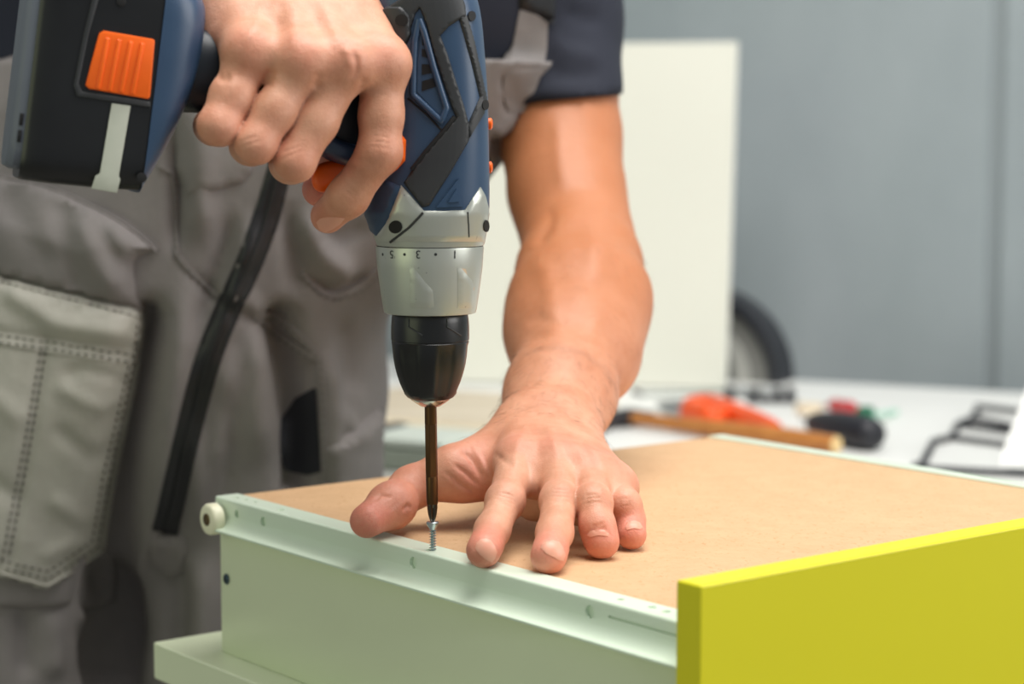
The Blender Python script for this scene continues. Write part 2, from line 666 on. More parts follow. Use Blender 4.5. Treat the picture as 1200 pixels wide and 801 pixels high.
drawer = empty('drawer', dp(DL / 2, DWID / 2, -DH), 'upside down drawer with brown hardboard bottom and yellow green front', 'drawer')
ST_ = .014
def side_panel(w0_, out):
    return slab_mesh(dp(0, w0_, -DH), DA, DW, Z, DL, ST_, DH - .0035, .0008)
link('side_panel', side_panel(DWID - .0025 - ST_, 1), m_tinted.m, drawer)
link('back_panel', slab_mesh(dp(.0005, .0175, -DH), DA, DW, Z, .014, DWID - .035, DH - .0045, .0008), m_tinted.m, drawer)
m_hard = Mat('hardboard', rgb(212, 174, 130), .62)
c1 = m_hard.ramp(m_hard.noise(60, 8, .7), [(.3, rgb(200, 162, 121)), (.7, rgb(212, 175, 134))])
fleck = m_hard.ramp(m_hard.noise(380, 3, .6, (1, .45, 1)), [(.58, (0, 0, 0, 1)), (.72, (1, 1, 1, 1))])
m_hard.base(m_hard.mix(fleck, c1, rgb(190, 148, 102)))
m_hard.bump(m_hard.noise(420, 4), .25, .0006)
link('bottom_board', slab_mesh(dp(-.001, .003, -.0044), DA, DW, Z, DL + .001, DWID - .006, .0032, .0006), m_hard.m, drawer)

def runner_mesh(holes, mirror=False):
    t = .0012
    prof = [(.0165, 0)]
    for k in range(5):
        a = math.pi / 2 * k / 4
        prof.append((.0016 - .0016 * math.sin(a), -.0016 + .0016 * math.cos(a)))
    prof.append((0, -.0105))
    for k in range(6):                       # the web sweeps out into the lip
        a = math.pi / 2 * (k + 1) / 6
        prof.append((-.0072 * (1 - math.cos(a)), -.0105 - .0076 * math.sin(a)))
    prof += [(-.0088, -.0184), (-.0092, -.0188), (-.0092, -.0198), (-.0088, -.0200)]
    prof += [(-.0066, -.0194), (-.0035, -.0185), (.0006, -.0160), (.0024, -.0110)]
    prof += [(.0024, -t), (.0165, -t)]
    V, Fc = [], []
    S = [-.0005, DL - .0005]
    n = len(prof)
    for s in S:
        for w_, z_ in prof:
            V.append(dp(s, (DWID - w_) if mirror else w_, z_))
    for k in range(n):
        k2 = (k + 1) % n
        Fc.append((k, k2, n + k2, n + k))
    Fc.append(tuple(range(n - 1, -1, -1))); Fc.append(tuple(n + k for k in range(n)))
    me = fix_normals(arrays_mesh('runner', V, Fc))
    cutters = []
    for c, ax, r, d in holes:
        cutters.append(fix_normals(arrays_mesh('c', *tube_arrays([c - ax * d, c + ax * d], r, 14))))
    if cutters: me = cut(me, cutters)
    return auto_smooth(me, 30)

def s_of(px, py, z=0.0, w=0.0):
    """Distance along the runner of a point seen on its web (plane w)."""
    d = np.array(ray_dir(px, py)); e = np.array(EYE)
    t = (w - (e - DO) @ DW) / (d @ DW)
    q = e + d * t
    return (q - DO) @ DA, q[2] - ZT
holes, pilot = [], []
for px_, py_, r_ in ((277.5, 602, .0022), (308.5, 611, .0026), (484, 659, .0027), (691, 716.5, .0028)):
    s_, z_ = s_of(px_, py_)
    holes.append((dp(s_, 0, z_), DW, r_ * 1.25, .0022))
    pilot.append(fix_normals(arrays_mesh('c', *tube_arrays([dp(s_, -.001, z_), dp(s_, .010, z_)], r_ * 1.2, 14))))
for px_, py_, r_ in ((277, 583, .0020), (288, 585, .0016), (299, 588, .0016), (329, 597, .0024), (727, 702, .0022), (764, 711, .0024), (781, 716, .0024), (504.5, 644, .0027)):
    q = atz(px_, py_, ZT)
    holes.append((q, Z, r_, .0010))
link('side_panel', auto_smooth(cut(side_panel(.0025, -1), pilot), 30), m_tinted.m, drawer)
# the long slot near the front: a recessed groove
s0, z0 = s_of(713, 722)
slot = slab_mesh(dp(s0, -.0015, z0 - .0006), DA, DW, Z, DL - s0 + .01, .0030, .0012, 0)
rail = link('runner', auto_smooth(cut(runner_mesh(holes), [fix_normals(slot)]), 30), m_rail.m, drawer)
link('runner', runner_mesh([], True), m_rail.m, drawer)

# nylon roller at the back end
m_nylon = Mat('nylon_roller', rgb(236, 234, 206), .35)
m_axle = Mat('brass_axle', rgb(96, 78, 52), .45, .7)
rc = at(254.5, 607, 1.268)
rc = rc + DW * (-.0065 - (rc - DO) @ DW)
R_ = .0101
prof = [(-.0042, .0048), (-.0042, R_ * .80), (-.0036, R_ * .93), (-.0024, R_), (.0030, R_), (.0042, R_ * .9), (.0044, .003)]
roller = link('roller', lathe_mesh([(h, r) for h, r in prof], rc, DW, Z, 40), m_nylon.m, drawer)
link('axle', lathe_mesh([(-.0050, .0006), (-.0052, .0030), (-.0046, .0040), (-.0020, .0040), (.0085, .0036)], rc, DW, Z, 20), m_axle.m, roller)

def cross_screw(name, c, nrm, r, m, parent):
    """A small countersunk cross-head screw seen head-on."""
    u = np.cross(nrm, Z); u /= np.linalg.norm(u)
    me = lathe_mesh([(-.004, r * .4), (-.0008, r * .5), (.0002, r), (.0006, r * .94), (.0011, r * .5), (.0012, r * .05)], c, nrm, u, 20)
    v = np.cross(nrm, u)
    cs = []
    for a, b in ((u, v), (v, u)):
        cs.append(fix_normals(slab_mesh(c - a * r * .7 - b * r * .16 + nrm * .0002, a, b, nrm, r * 1.4, r * .32, .003, 0)))
    return link(name, auto_smooth(cut(me, cs), 30), m, parent)
m_zinc_dk = Mat('screw_blue_steel', rgb(82, 100, 108), .35, .8)
s_, z_ = s_of(266, 678, w=.0025)
cross_screw('screw', dp(s_, .0022, z_), -DW, .0036, m_zinc_dk.m, drawer)

# yellow front
m_yel = Mat('front_yellow_green', rgb(218, 211, 30), .33).vary(5, .015)
front = link('front_panel', slab_mesh(dp(DL, -.014, -.175), DA, DW, Z, .0165, .62, .199, .0011, 3), m_yel.m, drawer)
# ------------------------------------------------------------------ the cordless drill, nose down
m_blue = Mat('drill_blue', rgb(48, 72, 100), .36).vary(30, .06)
m_blue.bump(m_blue.noise(900, 2), .08, .0003)
m_over = Mat('drill_rubber', rgb(46, 48, 50), .5)
m_over.vary(40, .12); m_over.bump(m_over.noise(1400, 2), .18, .0003)
m_black = Mat('drill_black', rgb(26, 28, 30), .32)
m_black.base(m_black.ramp(m_black.noise(18, 6), [(.35, rgb(14, 15, 17)), (.75, rgb(26, 28, 30))]))
m_hole = Mat('screw_recess', rgb(10, 10, 11), .7)
m_orange = Mat('drill_orange', rgb(250, 104, 14), .38).vary(60, .05)
m_silver = Mat('drill_silver', rgb(186, 190, 182), .36, .55)
chips = m_silver.ramp(m_silver.noise(150, 6, .7), [(.665, (0, 0, 0, 1)), (.70, (1, 1, 1, 1))])
m_silver.base(m_silver.mix(chips, rgb(186, 190, 182), rgb(70, 78, 88)))
m_steel = Mat('bright_steel', rgb(206, 204, 198), .22, 1)
m_bronze = Mat('bit_bronze', rgb(104, 78, 46), .34, .85)
m_bronze.base(m_bronze.ramp(m_bronze.noise(60, 4, .6, (1, 1, .3)), [(.3, rgb(66, 46, 30)), (.7, rgb(98, 70, 42))]))
m_zinc = Mat('screw_zinc', rgb(190, 202, 206), .25, .95)
m_ink = Mat('marking_ink', rgb(40, 44, 46), .6)

YD = 1.10
GX, GZ = np.array((1., 0, 0)), np.array((0, 0, 1.))
def dpx(px): return (px - 600.0) / F * (YD / math.cos(TH)) * 1.0       # refined below per height
def pz(py): return at(504, py, YD)[2]
def px_at(px, py): return at(px, py, YD)[0]
K = F / (YD / CT)                             # px per metre at the drill

HA = math.radians(197)                        # handle direction seen from above
HD = np.array((math.cos(HA), math.sin(HA), 0)); HP = np.array((-HD[1], HD[0], 0))

def loft_mesh(secs, n=56, deg=40, caps=True):
    """secs: (py, cx px, half width px, half depth px, exponent): rings around a vertical axis."""
    V, Fc = [], []
    for py, cx, hw, hd, ex in secs:
        c = at(cx, py, YD)
        for k in range(n):
            a = 2 * math.pi * k / n
            ca, sa = math.cos(a), math.sin(a)
            x = math.copysign(abs(ca) ** (2 / ex), ca) * hw / K
            y = math.copysign(abs(sa) ** (2 / ex), sa) * hd / K
            V.append(c + np.array((x, y, 0)))
    for i in range(len(secs) - 1):
        for k in range(n):
            k2 = (k + 1) % n
            Fc.append((i * n + k, i * n + k2, (i + 1) * n + k2, (i + 1) * n + k))
    if caps:
        Fc.append(tuple(range(n - 1, -1, -1))); Fc.append(tuple((len(secs) - 1) * n + k for k in range(n)))
    return auto_smooth(fix_normals(arrays_mesh('loft', V, Fc)), deg)

def spline_secs(secs, m=5):
    """Catmull-Rom between sections for a flowing shell."""
    S = np.array(secs, float); out = []
    for i in range(len(S) - 1):
        p0, p1, p2, p3 = S[max(0, i - 1)], S[i], S[i + 1], S[min(len(S) - 1, i + 2)]
        for k in range(m):
            t = k / m
            out.append(.5 * ((2 * p1) + (-p0 + p2) * t + (2 * p0 - 5 * p1 + 4 * p2 - p3) * t * t + (-p0 + 3 * p1 - 3 * p2 + p3) * t ** 3))
    out.append(S[-1])
    return [tuple(q) for q in out]

drill = empty('cordless_drill', (px_at(504, 470), YD, pz(476)), 'blue and black cordless drill driver held nose down over the drawer', 'power drill')

house_secs = spline_secs([(-34, 494, 34, 34, 2.2), (-26, 495, 50, 50, 2.4), (-8, 497, 59, 60, 2.6), (20, 500, 63, 63, 2.8), (60, 503, 64, 64, 2.9),
                          (115, 507, 64, 64, 2.9), (160, 506, 66, 65, 2.8), (205, 502, 71, 66, 2.6), (243, 500, 73, 67, 2.4), (256, 500, 71, 66, 2.2)])
house = link('housing', loft_mesh(house_secs), m_blue.m, drill)
B_house = bvh_mesh(house.data)
gear = link('gear_housing', loft_mesh([(244, 501, 70, 66, 2.25), (250, 502, 71.5, 67, 2.2), (268, 503.5, 67.5, 65, 2.1), (284, 504.5, 63.5, 63, 2.0), (287, 504.5, 62.5, 62.5, 2.0)]), m_silver.m, drill)
gs = loft_mesh(spline_secs([(150, 506, 66.6, 65.6, 2.8), (205, 502, 71.6, 66.6, 2.6), (243, 500.5, 73.0, 67.4, 2.4), (252, 502, 72.2, 67.4, 2.2), (268, 503.5, 68, 65.4, 2.1), (290, 504.5, 62.6, 62.6, 2.0)]))
B_gear = bvh_mesh(gs); bpy.data.meshes.remove(gs)

def panel(name, bvh, outline, thick, mat, parent=None, step=5, **kw):
    return link(name, drape(bvh, outline, thick, step, **kw), mat.m, parent or drill)

# silver nose plate with its two peaks
panel('nose_plate', B_gear, [(470, 217), (483, 231), (497, 247), (521, 247), (545, 246), (554, 232), (563, 219), (569, 230), (573, 246), (571, 268), (568, 283), (442, 283), (440, 278), (452, 262), (459, 246)],
      .0012, m_silver, step=4, sink=.003, round_px=1.5)
# blue shoulder curling round under the trigger
panel('housing_shoulder', B_gear, [(470, 219), (459, 246), (452, 262), (441, 276), (434, 270), (428, 252), (427, 236), (436, 222), (452, 210)], .0014, m_blue, step=4, sink=.004, round_px=2)

# rubber overmould
cap = [(447, 22), (455, 8), (470, -2), (486, -20), (520, -26), (538, -12), (545, 6), (546, 22), (540, 22), (526, 31), (516, 42), (524, 62), (534, 94), (544, 125), (550, 148), (549, 165),
       (528, 202), (503, 241), (495, 243), (484, 229), (473, 214), (483, 199), (501, 176), (519, 155), (534, 137), (529, 126), (518, 94), (507, 60), (499, 28), (492, 10), (487, 16), (480, 40), (474, 56), (462, 58), (448, 44)]
panel('rubber_overmould', B_house, cap, .0016, m_over, step=2.4, round_px=2.5, sink=.002)
panel('side_strip', B_house, [(537, 19), (547, 18), (556, 50), (565, 92), (570.5, 119), (567, 132), (558, 148), (549, 164), (547, 148), (555, 130), (562, 114), (552, 72)], .0015, m_over, step=1.8, round_px=2)
panel('clip_mount', B_house, [(436, 36), (441, 18), (455, 7), (471, 7), (481, 18), (482, 40), (474, 58), (458, 58), (442, 52)], .0034, m_over, step=2.5, round_px=4)
# vented frame: a raised rim round three slots
rim_out = [(490, 14), (497, 22), (512, 72), (530, 131), (519, 152), (498, 134), (478, 115), (479, 80), (482, 46)]
rim_in = [(494, 38), (507, 84), (520.5, 126), (516, 135), (504, 123), (489, 108), (490, 72)]
n_o = resample(rim_out, 4, True)
def rim_band(a, b): return [a[i] for i in range(len(a))]
panel('vent_field', B_house, rim_in, .0006, m_blue, step=4)
def loop_tube(name, bvh, line, r, mat, lift, parent=None, closed=True):
    pts = on_surface_line(bvh, [np.asarray(q, float) for q in (line + [line[0]] if closed else line)], 3, lift)
    return link(name, auto_smooth(fix_normals(arrays_mesh('t', *tube_arrays(pts, r, 8))), 60), mat.m, parent or drill)
mid = [((a[0] + b[0]) / 2, (a[1] + b[1]) / 2) for a, b in zip([(490, 16), (496, 32), (509, 76), (526, 128), (518, 147), (499, 131), (480, 113), (481, 80), (483, 46)],
                                                                [(492, 30), (498, 44), (507, 82), (520, 126), (516, 138), (503, 123), (488, 109), (488, 76), (489, 50)])]
loop_tube('vent_frame', B_house, mid, .0019, m_blue, .0006)
for q in ([(494.5, 46), (500, 50), (501, 54), (494.5, 53)], [(494.5, 57), (502, 59), (504, 69), (494.5, 66)], [(494.5, 75), (505.5, 75.5), (508.5, 85), (494.5, 88)], [(494.5, 95), (509, 91), (512, 101), (494.5, 107)]):
    panel('vent_slot', B_house, q, .0009, m_hole, step=3)
# joint between the half shells and the small raised triangle
loop_tube('shell_joint', B_house, [(478, 115), (500, 134), (519, 154)], .0006, m_dark, 0, closed=False)
loop_tube('rubber_groove', B_house, [(483, 199), (500, 177), (519, 155), (533, 137)], .0014, m_hole, .0004, closed=False)
panel('raised_triangle', B_house, [(537, 209), (543, 242), (511, 243)], .0014, m_blue, step=3, flat=True)
panel('raised_triangle', B_house, [(534, 221), (538, 236), (524, 237)], .0024, m_blue, step=2.5, flat=True)

def recess(px, py, r, bvh, lift=.0034, rx=1.0):
    """A dark round screw well."""
    o = [(px + r * rx * math.cos(2 * math.pi * k / 18), py + r * math.sin(2 * math.pi * k / 18)) for k in range(18)]
    return panel('screw_well', bvh, o, lift + .0004, m_hole, step=3)
recess(472.5, 24.5, 7, B_house)
recess(552, 19, 6, B_house, lift=.0005, rx=.7)
recess(565.5, 123, 6, B_house, lift=.0016, rx=.6)
recess(465, 265, 7.5, B_gear, lift=.0014)
recess(567, 264, 7, B_gear, lift=.0014, rx=.45)
loop_tube('nose_groove', B_gear, [(496, 249), (480, 266), (459, 283)], .0007, m_ink, .0012, closed=False)
loop_tube('nose_groove', B_gear, [(547, 248), (547.5, 262), (548, 277)], .0004, m_ink, .0012, closed=False)
panel('direction_switch', B_house, [(459, 160), (471, 158), (476, 164), (475, 188), (466, 198), (452, 209), (450, 196), (450, 172)], .0040, m_orange, step=2.5, round_px=3)
for py_ in (145, 196):
    c = at(573, py_, YD + .004)
    link('side_button', lathe_mesh([(-.004, .0032), (0.0012, .0032), (.0020, .0020), (.0021, .0003)], c, GX, GZ, 16), m_orange.m, drill)

# torque collar
def collar_shape(a, i): return 1.0
col_prof = [(287.6, 60.5), (288, 62.6), (290, 63.0), (312, 61.6), (340, 58), (362, 54.6), (365.5, 53.6), (366.2, 52)]
axis_c = at(504, 367, YD)
ax_x = axis_c[0]
def prof_h(py): return at(504, py, YD)[2] - axis_c[2]
collar = link('torque_collar', lathe_mesh([(prof_h(py), r / K) for py, r in col_prof], axis_c, GZ, GX, 72), m_silver.m, drill)
B_col = bvh_mesh(collar.data)
for cx in (437, 489, 545):
    o = [(cx - 9, 313), (cx - 6, 312), (cx + 9, 330), (cx + 18, 340), (cx + 20, 361), (cx - 9, 361)]
    o = [(min(555, max(453, x)), y) for x, y in o]
    if max(x for x, y in o) - min(x for x, y in o) > 6:
        panel('grip_facet', B_col, o, .0007, m_silver, collar, step=4, round_px=2.0)
panel('wear_mark', B_col, [(541, 314), (546, 315), (548, 326), (556, 338), (553, 346), (545, 334)], .00015, Mat('bare_plastic', rgb(205, 184, 158), .5), collar, step=3)
seam = lathe_mesh([(prof_h(286.6), 61.5 / K), (prof_h(287.8), 62.2 / K)], axis_c, GZ, GX, 60)
link('collar_seam', seam, m_hole.m, drill)

def marking(text, px, py, size, parent):
    """Printed numeral, upside down on the collar as the drill hangs nose down."""
    cu = bpy.data.curves.new('num', 'FONT'); cu.body = text; cu.align_x = 'CENTER'; cu.align_y = 'CENTER'
    cu.size = size; cu.extrude = .00006
    to = bpy.data.objects.new('num', cu); COL.objects.link(to)
    dg = bpy.context.evaluated_depsgraph_get(); dg.update()
    me = bpy.data.meshes.new_from_object(to.evaluated_get(dg))
    bpy.data.objects.remove(to)
    h = hit(B_col, px, py)
    c, nrm = np.array(h[0]), np.array(h[1])
    rad = 62.6 / K
    a0 = math.atan2(c[1] - YD, c[0] - ax_x)
    for v in me.vertices:
        x, y, z = v.co
        a = a0 - x / rad                       # turned by half a turn
        zz = c[2] - y
        rr = (62.95 - .06 * (zz < c[2])) / K + .00008 + z
        slope = np.interp(-zz, [-(axis_c[2] + prof_h(290)), -(axis_c[2] + prof_h(312))], [63.0, 61.6]) / K
        rr = slope + .00012 + z
        v.co = Vector((ax_x + rr * math.cos(a), YD + rr * math.sin(a), zz))
    return link('marking', me, m_ink.m, parent)
for t, x in (('5', 459), ('3', 490), ('1', 533)):
    marking(t, x, 297.5, .0062, collar)
for x in (448.5, 474, 510.5):
    h = hit(B_col, x, 298)
    c, nrm = np.array(h[0]), np.array(h[1]); u = np.cross(nrm, GZ); u /= np.linalg.norm(u)
    link('marking', lathe_mesh([(-.0003, .0008), (.00012, .0008), (.00015, .0001)], c, nrm, u, 14), m_ink.m, collar)

# keyless chuck with its grip lobes
def lobes(lo, hi, amp, ph):
    def f(a, i):
        if not (lo <= i <= hi): return 1.0
        q = (a * 6 / (2 * math.pi) + ph) % 1.0
        return 1.0 - amp * (1 / (1 + math.exp(-(q - .28) * 46)) - 1 / (1 + math.exp(-(q - .74) * 46)))
    return f
ch = [(366, 43), (369, 44.5), (376, 45.3), (384, 45.7), (392, 45.8), (397.4, 45.7), (398.2, 44.9), (399.2, 44.9), (400, 45.5), (408, 45.2), (418, 44.3), (428, 42.6), (438, 40), (448, 36.6), (456, 33), (461, 30.5), (465, 27), (467.5, 22), (467.8, 19)]
chuck = link('chuck', lathe_mesh([(prof_h(py), r / K) for py, r in ch], axis_c, GZ, GX, 144, lobes(9, 14, .05, .55), 30), m_black.m, drill)
B_ch = bvh_mesh(chuck.data)
for cx in (479, 524):
    ln = [(cx, 373), (cx, 383), (cx + 16, 393)]
    pts = on_surface_line(B_ch, ln, 2, .0001)
    link('grip_edge', auto_smooth(fix_normals(arrays_mesh('t', *tube_arrays(pts, .0005, 6))), 60), m_over.m, chuck)
link('chuck_nose', lathe_mesh([(prof_h(467), 23 / K), (prof_h(468.5), 22 / K), (prof_h(472), 17 / K), (prof_h(475.5), 11.5 / K), (prof_h(476), 8 / K)], axis_c, GZ, GX, 40), m_steel.m, drill)

# trigger
trig_c = at(402, 196, 1.088)
tr = []
for k in range(14):
    a = math.pi * k / 13
    tr.append((382 - 24 * math.sin(a) + (4 if k > 6 else 0), 209 - 21 * math.cos(a)))
V, Fc = [], []
outl = [(425, 186), (392, 188), (376, 190), (366, 198), (363, 210), (367, 222), (377, 227), (390, 222), (404, 212), (428, 205)]
outl = smooth_closed(outl, 2)
def prism_px(outline, Y0, Y1, bev=.0015, mat=None):
    bm = bmesh.new()
    vf = [bm.verts.new(at(x, y, Y0)) for x, y in outline]
    vb = [bm.verts.new(at(x, y, Y0) + np.array((0, Y1 - Y0, 0))) for x, y in outline]
    bm.faces.new(vf); bm.faces.new(vb[::-1])
    n = len(outline)
    for i in range(n):
        j = (i + 1) % n
        bm.faces.new((vf[i], vf[j], vb[j], vb[i])[::-1])
    bmesh.ops.recalc_face_normals(bm, faces=bm.faces[:])
    if bev:
        es = [e for e in bm.edges if (e.verts[0] in vf and e.verts[1] in vf) or (e.verts[0] in vb and e.verts[1] in vb)]
        bmesh.ops.bevel(bm, geom=es, offset=bev, segments=3, profile=.5, affect='EDGES')
    return auto_smooth(bm_mesh(bm), 35)
link('trigger', prism_px(outl, 1.078, 1.096, .004), m_orange.m, drill)

# handle: a swept oval from the body to the battery foot
def sweep(secs, n=40, m=5, deg=50):
    """secs: (px, py, Y, half height px, half depth m, exponent), section plane across HD."""
    secs = spline_secs(secs, m)
    V, Fc = [], []
    for px_, py_, Y_, hh, hd, ex in secs:
        c = at(px_, py_, Y_)
        for k in range(n):
            a = 2 * math.pi * k / n
            ca, sa = math.cos(a), math.sin(a)
            V.append(c + GZ * (math.copysign(abs(sa) ** (2 / ex), sa) * hh / K) + HP * (math.copysign(abs(ca) ** (2 / ex), ca) * hd))
    for i in range(len(secs) - 1):
        for k in range(n):
            k2 = (k + 1) % n
            Fc.append((i * n + k, i * n + k2, (i + 1) * n + k2, (i + 1) * n + k))
    Fc.append(tuple(range(n - 1, -1, -1))); Fc.append(tuple((len(secs) - 1) * n + k for k in range(n)))
    return auto_smooth(fix_normals(arrays_mesh('sweep', V, Fc)), deg)
m_grip = Mat('grip_dark_blue', rgb(14, 26, 36), .45)
m_grip.vary(30, .1)
link('handle', sweep([(478, 112, 1.094, 106, .022, 2.4), (440, 112, 1.090, 98, .020, 2.4), (405, 126, 1.083, 66, .0185, 2.4), (350, 108, 1.073, 50, .0175, 2.3), (290, 92, 1.063, 46, .0170, 2.3), (240, 84, 1.054, 46, .0170, 2.4), (195, 78, 1.048, 50, .0180, 2.6)]), m_grip.m, drill)
hb = sweep([(430, 182, 1.086, 14, .0192, 2.6), (395, 177, 1.079, 14, .0190, 2.6), (350, 150, 1.070, 14, .0150, 2.6)])
link('handle_band', hb, m_blue.m, drill)

# battery foot and pack share a frame tilted as the handle is
BT = math.radians(8)
bx = at(181, 108, 1.018)                       # on the joint between foot and pack, near face
e_h = HD * math.cos(BT) + GZ * math.sin(BT)    # away from the hand
e_v = -HD * math.sin(BT) + GZ * math.cos(BT)   # along the pack, upwards
e_n = np.cross(e_v, e_h); e_n = e_n if e_n[1] < 0 else -e_n   # towards the camera
if e_n[1] > 0: e_n = -e_n
def bp(h, v, n): return bx + e_h * h + e_v * v + e_n * n
def pack_mesh(secs, n=44, deg=45):
    """secs: (h, v low, v high, depth behind the near face, exponent, near face offset)"""
    V, Fc = [], []
    for h, v0, v1, d, ex, nf in secs:
        for k in range(n):
            a = 2 * math.pi * k / n
            ca, sa = math.cos(a), math.sin(a)
            vv = (v0 + v1) / 2 + (v1 - v0) / 2 * math.copysign(abs(sa) ** (2 / ex), sa)
            nn = nf - d / 2 + d / 2 * math.copysign(abs(ca) ** (2 / ex), ca)
            V.append(bp(h, vv, nn))
    for i in range(len(secs) - 1):
        for k in range(n):
            k2 = (k + 1) % n
            Fc.append((i * n + k, i * n + k2, (i + 1) * n + k2, (i + 1) * n + k))
    Fc.append(tuple(range(n - 1, -1, -1))); Fc.append(tuple((len(secs) - 1) * n + k for k in range(n)))
    return auto_smooth(fix_normals(arrays_mesh('pack', V, Fc)), deg)
link('battery_foot', pack_mesh([(-.0225, .008, .050, .048, 3.0, -.012), (-.0195, -.003, .055, .060, 3.4, -.006), (-.0135, -.021, .059, .068, 4.4, -.002), (-.0065, -.037, .0605, .071, 6, -.0002), (-.0015, -.0475, .062, .072, 7, .0), (.0, -.0512, .062, .072, 8, .0)]), m_blue.m, drill)
pack = link('battery', pack_mesh([(.0003, -.0500, .061, .0705, 8, -.0007), (.018, -.0515, .061, .0705, 9, -.0002), (.045, -.0525, .061, .0705, 9, -.0002), (.058, -.0525, .0605, .069, 8, -.001), (.0605, -.0515, .059, .066, 8, -.003)]), m_black.m, drill)
m_under = Mat('battery_grey_base', rgb(98, 104, 116), .5).vary(20, .08)
plate = link('battery_base', pack_mesh([(.0585, -.047, .058, .062, 8, -.004), (.0640, -.0475, .058, .060, 8, -.0046), (.0672, -.046, .057, .055, 7, -.008), (.0676, -.044, .055, .050, 7, -.010)]), m_under.m, pack)
def on_pack(name, hv, d, mat, n0=0.0, parent=pack, bev=.0006):
    """A raised piece on the near face of the pack, its outline given along the pack."""
    bm = bmesh.new()
    lo = [bm.verts.new(bp(h, v, n0 - .0015)) for h, v in hv]; up = [bm.verts.new(bp(h, v, n0 + d)) for h, v in hv]
    bm.faces.new(up); bm.faces.new(lo[::-1])
    for i in range(len(hv)):
        j = (i + 1) % len(hv); bm.faces.new((lo[i], lo[j], up[j], up[i]))
    bmesh.ops.recalc_face_normals(bm, faces=bm.faces[:])
    es = [e for e in bm.edges if e.verts[0] in up and e.verts[1] in up]
    bmesh.ops.bevel(bm, geom=es, offset=bev, segments=2, profile=.5, affect='EDGES')
    return link(name, auto_smooth(bm_mesh(bm), 35), mat.m, parent)
def hv_of(px_, py_, n=0.0):
    d = np.array(ray_dir(px_, py_)); e = np.array(EYE)
    t = ((bx - e) @ e_n + n) / (d @ e_n)
    q = e + d * t - bx
    return q @ e_h, q @ e_v
btn = smooth_closed([hv_of(*q) for q in ((118, 36), (181, 46), (175, 116), (100, 103), (106, 76))], 2)
btn = [hv_of(*q) for q in ((121, 36), (179, 46), (181, 48), (175.5, 113), (173, 116), (104, 104), (100, 100), (106, 76), (116, 39))]
b_ = on_pack('release_button', btn, .0022, m_orange)
for k in range(4):
    x0 = 121 + k * 13.5
    q = [hv_of(*p, .0022) for p in ((x0 + 3, 44 + k * 2), (x0 + 8, 45 + k * 2), (x0 - 4, 105 + k * 2), (x0 - 9, 104 + k * 2))]
    on_pack('button_rib', q, .0030, m_orange, bev=.0005, parent=pack)
m_tape = Mat('pale_label_strip', rgb(178, 182, 168), .5).vary(40, .08)
on_pack('label_strip', [hv_of(*q) for q in ((131, 121), (153, 124), (139, 206), (141, 210), (137, 226), (107, 221), (112, 206), (117, 203))], .0008, m_tape, bev=.0003)
on_pack('pack_recess', [hv_of(*q) for q in ((62, -10), (110, -10), (98, 40), (86, 100), (90, 113), (176, 126), (176, 119), (96, 107), (92, 98), (104, 40), (118, -10), (112, -22), (60, -22))], .0010, m_over, bev=.0005)
for q in (((142, 2), 5), ((166, 208), 5.5)):
    h, v = hv_of(*q[0]); c = bp(h, v, .0002)
    link('screw_well', lathe_mesh([(-.001, q[1] / K), (.0002, q[1] / K), (.0003, q[1] * .85 / K), (.00025, .0001)], c, e_n, e_v, 20), m_hole.m, drill)
h, v = hv_of(203, 4)
c = bp(h, v, -.006)
cross_screw('screw', c + e_n * .0012, e_n, .0042, m_steel.m, drill)
for py_ in (138, 158):
    h, v = hv_of(14, py_); on_pack('base_notch', [(.0618, v - .003), (.0636, v - .003), (.0636, v + .003), (.0618, v + .003)], .0005, m_hole, n0=-.0044, bev=.0002)

# ------------------------------------------------------------------ bit and screw
bit_top = at(505.5, 470, YD); sc_tip = atz(507, 644.5, ZT)
YB = sc_tip[1]
def bz(py): return at(507, py, YB)[2]
axis_b = np.array((sc_tip[0], sc_tip[1], 0.0))
axis_t = np.array((ax_x, YD, bit_top[2] + .004))
low = np.array((sc_tip[0], sc_tip[1], bz(612)))
b_ax = axis_t - low; b_len = np.linalg.norm(b_ax); b_ax /= b_len
b_x = np.cross(b_ax, GX); b_x /= np.linalg.norm(b_x)
RB = .0033
bit = empty('driver_bit', low, 'bronze coloured driver bit held in the drill chuck', 'drill bit')
def hexa(a, i):
    if 3 <= i <= 9:
        q = (a + .2) % (math.pi / 3) - math.pi / 6
        return .94 / math.cos(q) * .98
    return 1.0
L = b_len
me = lathe_mesh([(.0105, RB * .93), (.012, RB * .98), (L * .36, RB), (L * .362, RB * .985), (L * .366, RB * .985), (L * .368, RB), (L * .76, RB), (L * .762, RB * .98), (L * .768, RB * .98), (L * .77, RB * 1.02), (L, RB * 1.02)], low, b_ax, b_x, 48, hexa, 25)
link('shank', me, m_bronze.m, bit)
def cross_tip(a, i):
    return 1.0 if i < 1 else (.62 + .38 * abs(math.cos(2 * (a + .5))) ** 1.6)
link('cross_tip', lathe_mesh([(.0112, RB * .92), (.0085, RB * .98), (.0045, RB * .80), (.0015, RB * .52), (0.0002, RB * .25)], low, b_ax, b_x, 48, lambda a, i: 1.0 if i == 0 else (.55 + .45 * abs(math.cos(2 * (a + .5))) ** 1.4), 25), Mat('bit_tip_steel', rgb(90, 84, 74), .25, 1).m, bit)

